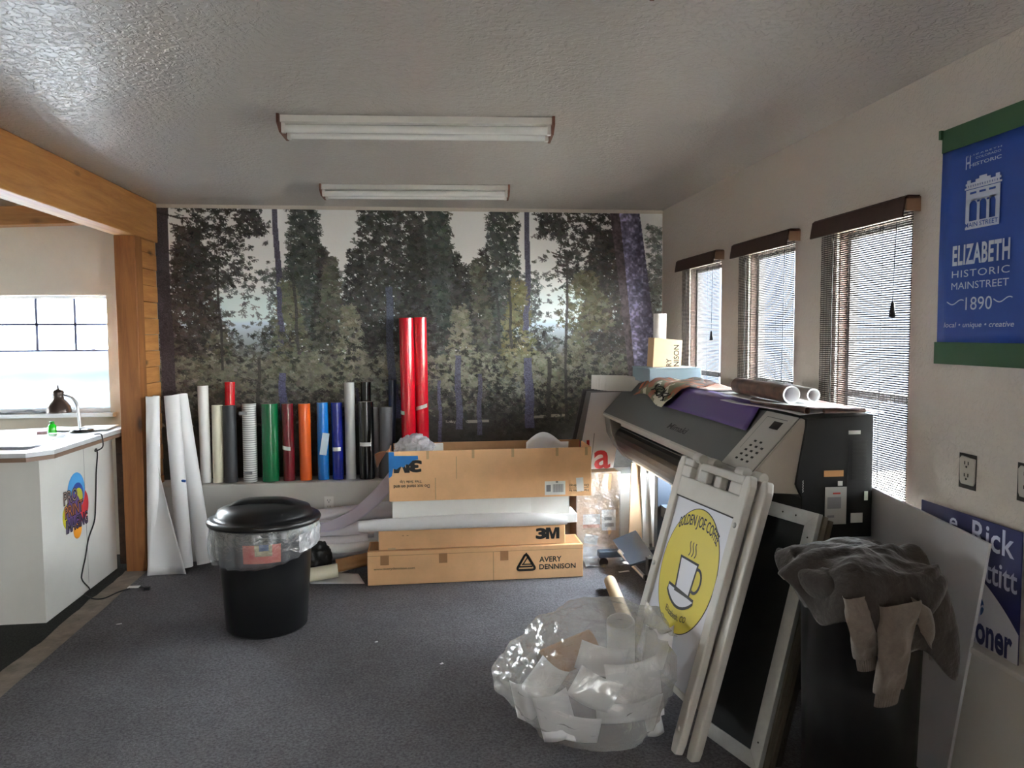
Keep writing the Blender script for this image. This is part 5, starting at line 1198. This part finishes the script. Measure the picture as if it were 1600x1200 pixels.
# ------------------------------------------------------------------ framed black panels stacked against the printer
def framed(o_, ex, ey, w, h, label, face, fw=0.058, th=0.022, edge=alu):
    M = frame(o_, ex, ey); e = thing('framed_panel', V(o_)+V(ex)*w/2, label, 'panel', 'framed panels leaning beside the A-frame sign')
    mb = MB(); mb.box((fw*0.5, fw*0.5, -0.014), (w-fw*0.5, h-fw*0.5, -0.004), 0, M); mb.build('black_face', face, e)
    for nm, poly in (('bottom_rail', [(0, 0), (w, 0), (w-fw, fw), (fw, fw)]), ('top_rail', [(fw, h-fw), (w-fw, h-fw), (w, h), (0, h)]), ('side_rail', [(0, 0), (fw, fw), (fw, h-fw), (0, h)]), ('side_rail', [(w-fw, fw), (w, 0), (w, h), (w-fw, h-fw)])):
        mb = MB(); mb.prism(poly, -th, 0, 0, M); r_ = mb.build(nm, edge, e, bevel=0.0015)
    for x, y in ((w-fw*0.5, h-0.10), (w-fw*0.5, 0.1), (w-0.11, h-fw*0.5), (w-0.18, h-fw*0.5)):
        mb = MB(); mb.lathe([(0, 0.0), (0.004, 0), (0.003, 0.0015), (0, 0.002)], 10, 0, M @ Matrix.Translation((x, y, 0))); mb.build('screw', ink, e)
    return e
blackboard = mat('blackboard_face', (9, 9, 10), 0.55)
ex = V((0.31, -0.95, 0)).normalized(); ey = V((0.277, 0.09, 0.962)).normalized(); ez = ex.cross(ey)
W_ = 0.37; o0 = V((1.235, 2.665, 0.004))-ex*W_
framed(o0, ex, ey, W_, 1.0, 'black panel in a wide silver frame leaning next to the A-frame sign, front one', blackboard)
framed(o0-ez*0.027+ex*0.004, ex, ey, W_, 0.995, 'second framed panel, showing only a dull grey edge behind the front panel', blackboard, edge=mat('dull_grey_aluminium', (128, 120, 110), 0.45, metal=0.5))
framed(o0-ez*0.054+ex*0.008, ex, ey, W_, 0.985, 'third framed panel, a brownish edge directly behind the second', blackboard, edge=mat('brownish_panel_edge', (104, 94, 84), 0.5, metal=0.3))
framed(o0-ez*0.095+ex*0.06, ex, ey, W_-0.06, 0.74, 'shorter dark panel at the back of the stack, close to the dark bin', mat('dark_olive_panel', (46, 44, 40), 0.6), edge=mat('dark_panel_edge', (58, 54, 48), 0.5))

# ================================================================== BLACK BIN WITH LINER
BC = V((-0.893, 4.42, 0))
e = thing('trash_bin', BC, 'round black plastic bin with lid and clear liner standing on the carpet', 'trash bin')
T_ = Matrix.Translation(BC)
def oval(p, q): return V((p.x*1.0, p.y*0.94, p.z))
mb = MB(); mb.lathe([(0.0, 0.004), (0.205, 0.004), (0.222, 0.02), (0.245, 0.33), (0.258, 0.535), (0.266, 0.54), (0.270, 0.625), (0.262, 0.625), (0.25, 0.53), (0.215, 0.03), (0.0, 0.025)], 64, 0, T_, fn=oval); mb.build('bin_body', black_pl, e)
mb = MB(); mb.lathe([(0.285, 0.612), (0.306, 0.614), (0.311, 0.628), (0.306, 0.640), (0.288, 0.650), (0.272, 0.648), (0.262, 0.660), (0.250, 0.688), (0.19, 0.712), (0.10, 0.724), (0.0, 0.726), ], 64, 0, T_, fn=oval); lid = mb.build('lid', black_pl, e)
mb = MB(); mb.grid(lambda u, v: BC+V(((u-.5)*0.36, (v-.5)*0.13, 0.712+0.034*max(0, 1-(2*u-1)**4)*max(0, 1-(2*v-1)**4)**0.7)), 24, 14); mb.build('lid_grip', black_pl, lid)
liner = film_mat('clear_bin_liner', (222, 224, 228), see=0.66, gloss=0.45, trl=0.4, bscale=11, bstr=0.8, rough=0.14)
mb = MB()
def lin(p, q):
    k = 0.010*math.sin(q*23)+0.012*noise.noise(V((math.cos(q)*4, math.sin(q)*4, p.z*9)))
    f = (0.626-p.z)/0.2; rr_ = 1+k/0.29*min(1, f*3+0.2)
    return V((p.x*rr_, p.y*rr_*0.96, p.z+(0.022*math.sin(q*2+0.8)+0.05*math.cos(q-0.2)*1.0)*max(0, f)))
mb.lathe([(0.270, 0.628), (0.284, 0.618), (0.292, 0.585), (0.298, 0.545), (0.296, 0.50), (0.288, 0.46), (0.276, 0.432), (0.272, 0.436)], 120, 0, T_, fn=lin); mb.build('liner', liner, e)
mb = MB(); mb.lathe([(0.2915, 0.52), (0.2925, 0.49)], 120, 0, T_, fn=lin)
lw_ = film_mat('milky_liner_fold', (226, 226, 230), see=0.35, gloss=0.35, trl=0.4, bscale=16, bstr=0.8)
mb = MB(); mb.grid(lambda u, v: (lambda q, z: BC+V(((0.300+0.008*noise.noise(V((u*9, v*6, 2))))*math.cos(q), (0.292+0.006*noise.noise(V((u*9, v*6, 5))))*math.sin(q), z)))(-0.75+0.85*u, 0.475+0.10*v+0.02*u), 24, 10); mb.build('liner_fold', lw_, e)
def wrap(u0, u1, z0, z1, k, m, nm, par):
    mb = MB(); r_ = lambda z: 0.245+(z-0.33)*0.065+0.003+k
    mb.grid(lambda u, v: (lambda q, z: BC+V((r_(z)*math.cos(q), r_(z)*math.sin(q)*0.94, z)))(u0+(u1-u0)*u, z0+(z1-z0)*v), 12, 4); return mb.build(nm, m, par)
A0 = -math.pi/2
lb = wrap(A0-0.28, A0+0.50, 0.435, 0.565, 0.0, mat('red_picture_label', (186, 52, 48), 0.5, nscale=9, namt=0.5, col2=(206, 120, 90)), 'picture_label', e)
wrap(A0-0.03, A0+0.32, 0.475, 0.55, 0.0015, mat('cream_label_centre', (206, 186, 140), 0.5, nscale=16, namt=0.6, col2=(96, 84, 70)), 'label_centre', lb)
wrap(A0+0.06, A0+0.25, 0.505, 0.54, 0.003, mat('blue_label_badge', (70, 92, 130), 0.5), 'label_badge', lb)

# ================================================================== DARK BIN WITH SWEATSHIRT
B2 = V((1.515, 2.47, 0))
e = thing('tall_bin', B2, 'tall dark brown bin under the sweatshirt, in front of the white board', 'trash bin')
T2 = Matrix.Translation(B2)
def sq(p, q):
    k = 1/max(abs(math.cos(q)), abs(math.sin(q)))**0.2
    return V((p.x*k*0.98, p.y*k*0.86, p.z))
mb = MB(); mb.lathe([(0.0, 0.004), (0.165, 0.004), (0.185, 0.03), (0.196, 0.45), (0.203, 0.80), (0.212, 0.805), (0.212, 0.845), (0.200, 0.845), (0.196, 0.80), (0.19, 0.45), (0.17, 0.05), (0, 0.04)], 56, 0, T2, fn=sq); mb.build('bin_body', mat('dark_brown_plastic', (15, 12, 12), 0.35), e)
shirt_m = mat('dark_brown_fleece', (52, 44, 40), 0.95, nscale=60, namt=0.2, bscale=14, bstr=0.55, bdist=0.03, sheen=0.25)
shirt_in = mat('taupe_fleece_lining', (108, 97, 89), 0.95, nscale=60, namt=0.15, bscale=130, bstr=0.35, bdist=0.004, sheen=0.25)
e = thing('sweatshirt', B2+V((0, 0, 0.845)), 'rumpled brown sweatshirt draped over the tall dark bin', 'sweatshirt')
def hang(q):
    """drop length by direction (0 = +x right, -pi/2 = toward the viewer)"""
    d = 0.055+0.27*max(0, math.cos(q+0.55))**2+0.12*max(0, math.cos(q+2.0))**2
    return d+0.035*math.sin(q*7+1)
def drape(u, v):
    q = 2*math.pi*u; s = v
    fold = 0.6*math.sin(q*6+1.3*math.sin(q*2)+s*1.2)+0.45*noise.noise(V((math.cos(q)*1.6, math.sin(q)*1.6, s*1.5)))
    rim = 0.232
    if s < 0.5:
        f = s/0.5; r = rim*f; z = 0.885+0.035*noise.fractal(V((math.cos(q)*r*7, math.sin(q)*r*7, 2.2)), 1.2, 2, 3)+0.025*(1-f*f)+0.018*fold*f-0.02*f**3
        r *= 1+0.05*fold*f
    else:
        f = (s-0.5)/0.5; r = rim*(1+0.05*fold)+0.035*math.sin(f*2.2)*(1+0.8*fold)+0.018*f; z = 0.872+0.018*fold*(1-f)-hang(q)*f**1.15-0.012*math.sin(f*3.14)
    kx = 1.02
    return B2+V((r*math.cos(q)*kx, r*math.sin(q)*0.92, z))
mb = MB(); NU, NV = 120, 44
pts = [[drape(i/NU, max(0.004, j/NV)) for i in range(NU)] for j in range(NV+1)]
vs = [p for row in pts for p in row]; fs = [(j*NU+i, (j+1)*NU+i, (j+1)*NU+(i+1) % NU, j*NU+(i+1) % NU) for j in range(NV) for i in range(NU)]+[tuple(range(NU))]
mb.add(vs, fs, 0, True); o = mb.build('shirt_body', shirt_m, e); sd = o.modifiers.new('cloth', 'SOLIDIFY'); sd.thickness = 0.008; sd.offset = -1
def sleeve(p0, p1, p2, w0, w1, nm, m, cuffm):
    """a flattened hanging sleeve through three points, ending in a ribbed cuff"""
    p0, p1, p2 = map(V, (p0, p1, p2))
    def c(v): return p0*(1-v)**2+p1*2*v*(1-v)+p2*v*v
    def P(u, v):
        q = 2*math.pi*u; w = (w0+(w1-w0)*v)*(1+0.12*math.sin(v*11+q)*(1-v)); t = 0.026*(1-0.35*v)
        rip = 0.006*math.sin(q*3+v*8)+0.008*noise.noise(V((math.cos(q)*2, math.sin(q)*2, v*6)))
        return c(v)+V((1, 0.1, 0.08))*(w*math.cos(q))+V((0, -1, 0))*(t*math.sin(q)+rip)
    mb = MB(); mb.grid(P, 40, 30); s_ = mb.build(nm, m, e)
    e2 = c(1.0); d = (c(1.0)-c(0.94)).normalized()
    def Q(u, v):
        q = 2*math.pi*u; w = w1*(0.86-0.05*v); rb = 0.0018*math.sin(q*26)
        return e2+d*(0.052*v-0.004)+V((1, 0.1, 0.08))*((w+rb)*math.cos(q))+V((0, -1, 0))*((0.016+rb)*math.sin(q))
    mb = MB(); mb.grid(Q, 110, 6); n = 111
    mb.add([Q(i/110, 1) for i in range(110)], [tuple(range(110))], 0, False)
    mb.build('cuff', cuffm, s_)
sleeve((1.50, 2.235, 0.80), (1.475, 2.205, 0.66), (1.465, 2.225, 0.515), 0.072, 0.050, 'sleeve', shirt_in, shirt_in)
sleeve((1.385, 2.262, 0.82), (1.375, 2.225, 0.72), (1.405, 2.255, 0.615), 0.062, 0.040, 'sleeve', shirt_in, shirt_in)
mb = MB(); mb.sheet(lambda u, v: B2+V((0.03+0.085*u+0.02*v, -0.228+0.03*u-0.03*math.sin(u*3.1)-0.012*math.sin(v*5), -0.06*u+0.83-0.17*v*(0.5+0.5*u)-0.02)), 20, 12, 0.012); mb.build('inner_fold', shirt_in, e)
def hood_fold(u, v):
    q = math.pi*(1.02+0.75*u); r = 0.20+0.055*math.sin(v*math.pi); return B2+V((r*math.cos(q)*1.05-0.0, r*math.sin(q)*0.95, 0.87-0.16*v+0.045*math.sin(u*6+1)*math.sin(v*3)+0.012*noise.noise(V((u*5, v*4, 8)))))
mb = MB(); mb.sheet(hood_fold, 40, 16, 0.012); mb.build('hood', shirt_m, e)

# ================================================================== FILLED PLASTIC BAG
bagm = film_mat('milky_plastic_bag', (232, 230, 228), see=0.56, gloss=0.36, trl=0.45, bscale=8, bstr=0.8, rough=0.13)
CB = V((0.69, 3.05, 0.255))
mb = MB()
def bagfn(p, d):
    # a slumped sack: straight left side, shoulder towards the sign, taut creases between the corners inside
    k = max(0, d.x)*max(0, d.z); p = p+V((0.06*k, 0, 0.03*k))
    k = max(0, -d.x)*max(0, d.z); p = p-V((-0.03*k, 0, 0.07*k))
    w = 0.0035*math.sin(d.z*34+7*d.x+7*noise.noise(d*1.5))*(1-abs(d.z))+0.006*abs(noise.noise(V((d.x*5, d.y*5, d.z*2.0))))
    p = p+d*w
    lim = 0.84+0.285*p.z+0.15*(3.40-p.y)-0.02
    if p.x > lim: p.x = lim-0.004*noise.noise(p*9)
    return p
blob(mb, CB, (0.36, 0.275, 0.285), 6, 0.20, 1.25, 9, zmin=0.005, fn=bagfn)
e = thing('plastic_bag', (CB.x, CB.y, 0), 'big milky clear plastic bag stuffed with paper, on the carpet before the A-frame sign', 'plastic bag')
mb.build('bag_film', bagm, e)
mb = MB()
def neck(u, v):
    q = 2*math.pi*u; r = 0.03+0.055*v+0.012*math.sin(q*6+v*4)*(0.3+v); c_ = V((CB.x+0.22+0.05*v, CB.y-0.05-0.02*v, CB.z+0.19+0.05*v))
    return c_+V((r*math.cos(q)*0.6, r*math.sin(q), r*math.cos(q)*-0.7))
mb.grid(neck, 60, 10); mb.build('bag_neck', bagm, e)
def curl(px, py, w, h, rot, depth, bend, label, m=paper, nm='paper_sheet'):
    """a sheet of w x h (in the sack, about depth from the room's origin), turned by rot in its own plane and curled"""
    c_ = aY(px, py, depth); Mx = Matrix.Translation(c_) @ Matrix.Rotation(math.radians(rot), 4, 'Y') @ Matrix.Rotation(0.35*bend, 4, 'X')
    mb = MB(); mb.sheet(lambda u, v: ((u-.5)*w, -0.05*bend*math.cos((u-.5)*3.0)+0.03*bend*v*v, (v-.5)*h), 14, 8, 0.0012, M=Mx)
    for i, p in enumerate(mb.v):
        if p.z < 0.014: mb.v[i] = V((p.x, p.y+(0.014-p.z)*0.8, 0.014+0.0004*(i % 3)))
    o = mb.build(nm, m); tag(o, label, 'paper', 'white sheets inside the filled bag')
for args in ((852, 1062, 0.13, 0.15, 35, 2.92, 0.6), (868, 1118, 0.14, 0.20, -15, 2.90, 0.5), (930, 1078, 0.19, 0.13, 28, 2.88, 0.5), (990, 1062, 0.22, 0.17, -8, 2.90, 0.6), (985, 1108, 0.28, 0.09, -4, 2.92, 0.4),
             (1020, 1120, 0.07, 0.16, -12, 2.93, 0.3), (1028, 1010, 0.12, 0.18, 4, 2.98, 0.7), (820, 1090, 0.09, 0.17, -12, 2.96, 0.8), (905, 1138, 0.17, 0.10, 12, 2.90, 0.3), (940, 1030, 0.2, 0.12, 15, 2.98, 0.5)):
    curl(*args, 'white curled sheet inside the filled plastic bag')
e = thing('cardboard_tube', (0.60, 3.06, 0.3), 'short brown cardboard tube inside the upper left of the filled bag', 'tube')
mb = MB(); roll(mb, (0.475, 3.03, 0.30), (0.70, 3.08, 0.36), 0.062, 0.055, 0, 1); mb.build('tube_wall', [kraft_in, core], e)
mb = MB(); roll(mb, (0.815, 3.07, 0.28), (0.80, 3.02, 0.475), 0.058, 0.050); o = mb.build('paper_roll', paper); tag(o, 'short white roll upright inside the top of the filled bag', 'paper roll', 'white paper rolls round the cartons')

# ================================================================== COUNTER AND WHAT IS ON IT
XC = -2.18; ZT = 1.012
e = thing('counter', (-3.2, 5.1, 0), 'white front counter with a colourful round logo, left of the post', 'counter')
cw = mat('counter_white_panel', (206, 204, 200), 0.55, nscale=2.0, namt=0.05)
mb = MB(); mb.box((-4.6, 4.64, 0.004), (XC-0.012, 4.655, ZT-0.03)); mb.build('front_panel', cw, e)
mb = MB(); mb.box((XC-0.012, 4.64, 0.004), (XC, 5.69, ZT-0.03)); sp_ = mb.build('side_panel', cw, e)
mb = MB(); top = [(-4.6, 4.54), (-2.20, 4.54), (-2.105, 4.66), (-2.095, 5.78), (-2.65, 5.80), (-3.3, 5.55), (-4.6, 5.0)]
mb.prism(top, ZT-0.028, ZT); mb.build('countertop', mat('pale_counter_top', (196, 198, 202), 0.35, nscale=3, namt=0.06), e, bevel=0.003)
mb = MB(); mb.prism([(x*1.0+0.001 if x > -4 else x, y) for x, y in top], ZT-0.052, ZT-0.029); mb.build('edge_trim', mat('brown_counter_edge', (122, 98, 82), 0.5), e)
Ml = frame((XC+0.0004, 5.072, 0.595), (0, 1, 0), (0, 0, 1))
def ldisc(x, y, r, c, k, nm='logo_disc'):
    mb = MB(); face_poly(mb, disc(x, y, r, r, 40), Ml, 0.0004*k, 0.0004*k+0.0008); return mb.build(nm, mat('logo_%d_%d_%d' % c, c, 0.45), sp_)
ldisc(-0.095, -0.045, 0.082, (214, 206, 58), 1); ldisc(0.085, -0.015, 0.105, (206, 52, 60), 2); ldisc(0.02, 0.085, 0.122, (76, 158, 220), 3); ldisc(0.035, 0.055, 0.085, (46, 76, 160), 4); ldisc(0.045, 0.045, 0.06, (196, 196, 60), 5); ldisc(0.015, -0.155, 0.058, (236, 152, 40), 4); ldisc(-0.03, -0.02, 0.10, (92, 66, 130), 6)
for s_, x0, y0, x1, y1 in (('PRO', -0.165, 0.03, 0.03, 0.118), ('PRINT', -0.155, -0.055, 0.105, 0.025), ('IMAGING', -0.145, -0.150, 0.165, -0.062)):
    mb = MB(); put_text(mb, s_, Ml, x0, y0, x1, y1, bold=0.06, z=0.0042, shear=-0.0); mb.build('lettering', ink, sp_)
    mb = MB(); put_text(mb, s_, Ml, x0+0.004, y0+0.006, x1-0.004, y1-0.004, bold=-0.01, z=0.0046); mb.build('lettering', mat('logo_fade_%s' % s_.lower(), {'PRO': (150, 130, 120), 'PRINT': (180, 110, 60), 'IMAGING': (92, 80, 120)}[s_], 0.5), sp_)
mb = MB(); mb.box((XC-0.0005, 5.22, 0.05), (XC+0.0008, 5.223, 0.975)); mb.build('panel_seam', label_grey, sp_)

# desk lamp with cord and plug
pb = aZ(128, 675, ZT); 
e = thing('desk_lamp', (pb.x, pb.y, ZT), 'small desk lamp with a dark bell shade and curved silver neck on the counter', 'desk lamp')
Tl = Matrix.Translation((pb.x, pb.y, ZT+0.001)); lampm = mat('dark_bronze_lamp', (70, 58, 54), 0.28, metal=0.4)
mb = MB(); mb.lathe([(0, 0), (0.075, 0.0), (0.078, 0.008), (0.070, 0.018), (0.03, 0.026), (0.0, 0.027)], 36, 0, Tl); mb.build('lamp_base', mat('black_lamp_base', (22, 21, 22), 0.25), e)
sx = aY(92, 640, pb.y)
nk = [V((pb.x-0.010, pb.y, ZT+0.02)), V((pb.x-0.016, pb.y, ZT+0.12)), V((pb.x-0.026, pb.y, ZT+0.19)), V((pb.x-0.055, pb.y, ZT+0.236)), V((pb.x-0.095, pb.y, ZT+0.252)), V((sx.x+0.02, pb.y, ZT+0.25))]
sm_ = []
for i in range(len(nk)-1):
    a_, b_ = nk[i], nk[i+1]; p_ = nk[max(i-1, 0)]; n_ = nk[min(i+2, len(nk)-1)]
    for k in range(6):
        t_ = k/6; sm_.append(0.5*((2*a_)+(-p_+b_)*t_+(2*p_-5*a_+4*b_-n_)*t_*t_+(-p_+3*a_-3*b_+n_)*t_**3))
sm_.append(nk[-1])
mb = MB(); mb.tube(sm_, [0.011-0.004*i/len(sm_) for i in range(len(sm_))], 12); mb.build('lamp_neck', steel, e)
zs = ZT+0.135
mb = MB(); Th = Matrix.Translation((sx.x, pb.y, zs)); mb.lathe([(0.070, 0.0), (0.078, 0.0), (0.078, 0.006), (0.070, 0.045), (0.050, 0.075), (0.034, 0.09), (0.032, 0.12), (0.036, 0.135), (0.028, 0.152), (0.006, 0.160), (0.005, 0.185), (0.0, 0.186)], 36, 0, Th); mb.lathe([(0.070, 0.0), (0.066, 0.04), (0.04, 0.072), (0.0, 0.08)], 36, 0, Th); mb.build('lamp_shade', lampm, e)
c0 = aZ(146, 679, ZT+0.008); cpts = [c0, V((-2.090, c0.y+0.005, ZT+0.010)), V((-2.076, c0.y-0.005, ZT-0.02)), V((-2.076, c0.y-0.01, ZT-0.075)), V((-2.12, c0.y-0.015, ZT-0.10))]+[aX(x, y, XC+0.006) for x, y in ((151, 703), (150, 740), (149, 790), (147, 815), (138, 842), (133, 872), (127, 903))]+[aZ(x, y, 0.008) for x, y in ((126, 922), (136, 932), (150, 936), (165, 934), (185, 925), (205, 919), (220, 917), (231, 921))]
sm_ = []
for i in range(len(cpts)-1):
    a_, b_ = cpts[i], cpts[i+1]; p_ = cpts[max(i-1, 0)]; n_ = cpts[min(i+2, len(cpts)-1)]
    for k in range(5):
        t_ = k/5; q_ = 0.5*((2*a_)+(-p_+b_)*t_+(2*p_-5*a_+4*b_-n_)*t_*t_+(-p_+3*a_-3*b_+n_)*t_**3); q_.z = max(q_.z, 0.007); q_.x = max(q_.x, XC+0.0075 if q_.z < ZT-0.06 else -2.125); sm_.append(q_)
sm_.append(cpts[-1])
mb = MB(); mb.tube(sm_, 0.0042, 8); cd = mb.build('power_cord', cord_black, e)
p = cpts[-1]; mb = MB(); mb.box((p.x-0.022, p.y-0.012, 0.004), (p.x+0.014, p.y+0.012, 0.026)); mb.build('plug', cord_black, cd, bevel=0.003)
p = aZ(209, 917, 0.012); mb = MB(); mb.box((p.x-0.035, p.y-0.02, 0.010), (p.x+0.035, p.y+0.02, 0.014)); mb.build('cord_tag', label_w, cd)
# green bottle
p = aZ(82, 681, ZT); e = thing('spray_bottle', p, 'small bright green bottle on the counter beside the lamp', 'bottle')
gb = mat('bright_green_plastic', (30, 196, 34), 0.2, coat=0.3); Tb = Matrix.Translation((p.x, p.y, ZT+0.001))
mb = MB(); mb.lathe([(0, 0), (0.024, 0), (0.026, 0.004), (0.026, 0.062), (0.018, 0.074), (0.012, 0.078)], 28, 0, Tb); mb.build('bottle_body', gb, e)
mb = MB(); mb.lathe([(0.013, 0.076), (0.014, 0.078), (0.014, 0.094), (0.0, 0.095)], 20, 0, Tb); mb.build('cap', mat('dark_green_cap', (20, 130, 26), 0.35), e)
# papers and small tools on the counter
cnt = 0
for px, py, w, h, az, mo, nm, lab, ct in ((40, 690, 0.30, 0.22, 0.2, paper, 'paper_sheet', 'white sheet lying in front of the green bottle on the counter', 'paper'), (95, 672, 0.26, 0.20, -0.3, paper, 'paper_sheet', 'white sheet under the lamp shade on the counter', 'paper'), (150, 671, 0.22, 0.28, 0.1, paper, 'paper_sheet', 'white sheet between lamp and post on the counter', 'paper'),
                                   (12, 699, 0.34, 0.20, -0.1, paper_lav, 'paper_sheet', 'greyish sheet at the front left edge of the counter', 'paper'), (62, 695, 0.18, 0.08, 0.5, clear_wrap, 'plastic_sleeve', 'clear plastic sleeve on papers, front of the counter', 'plastic sleeve'), (20, 681, 0.20, 0.012, 0.15, mat('blue_grey_ruler', (92, 104, 130), 0.4), 'ruler', 'blue-grey ruler lying behind the papers on the counter', 'ruler'),
                                   (66, 683, 0.055, 0.03, 0.3, mat('mauve_eraser', (150, 116, 116), 0.6), 'eraser_block', 'small mauve block left of the green bottle', 'eraser'), (8, 693, 0.22, 0.05, -0.2, label_grey, 'magazine', 'dull grey folded paper at the left end of the counter', 'paper'), (88, 687, 0.09, 0.05, 0.1, clear_wrap, 'clear_box', 'little clear box right of the green bottle', 'box')):
    p = aZ(px, py, ZT); cnt += 1; zz = 0.0015+0.0022*cnt; th = 0.02 if 'block' in nm or nm == 'clear_box' else 0.0012
    Mx = Matrix.Translation((p.x, p.y, ZT+zz+th/2)) @ Matrix.Rotation(az, 4, 'Z'); R2 = cnt*1.7
    mb = MB(); mb.sheet(lambda u, v: (w*(u-.5), h*(v-.5), (0.004*math.sin(u*4+R2)*math.sin(v*3)+0.004)*(1 if th < 0.01 and w > 0.1 and h > 0.03 else 0)), 10, 8, th, M=Mx); o = mb.build(nm, mo); tag(o, lab, ct)
mb = MB(); mb.sheet(lambda u, v: (-3.32+0.62*u, 6.01+0.05*v, WZ0+0.004+0.03*abs(noise.noise(V((u*5, v*3, 4))))+0.014*math.sin(u*7)**2), 24, 8, 0.0015); o = mb.build('crumpled_paper', label_grey); tag(o, 'rumpled grey papers on the sill of the left room window', 'paper')
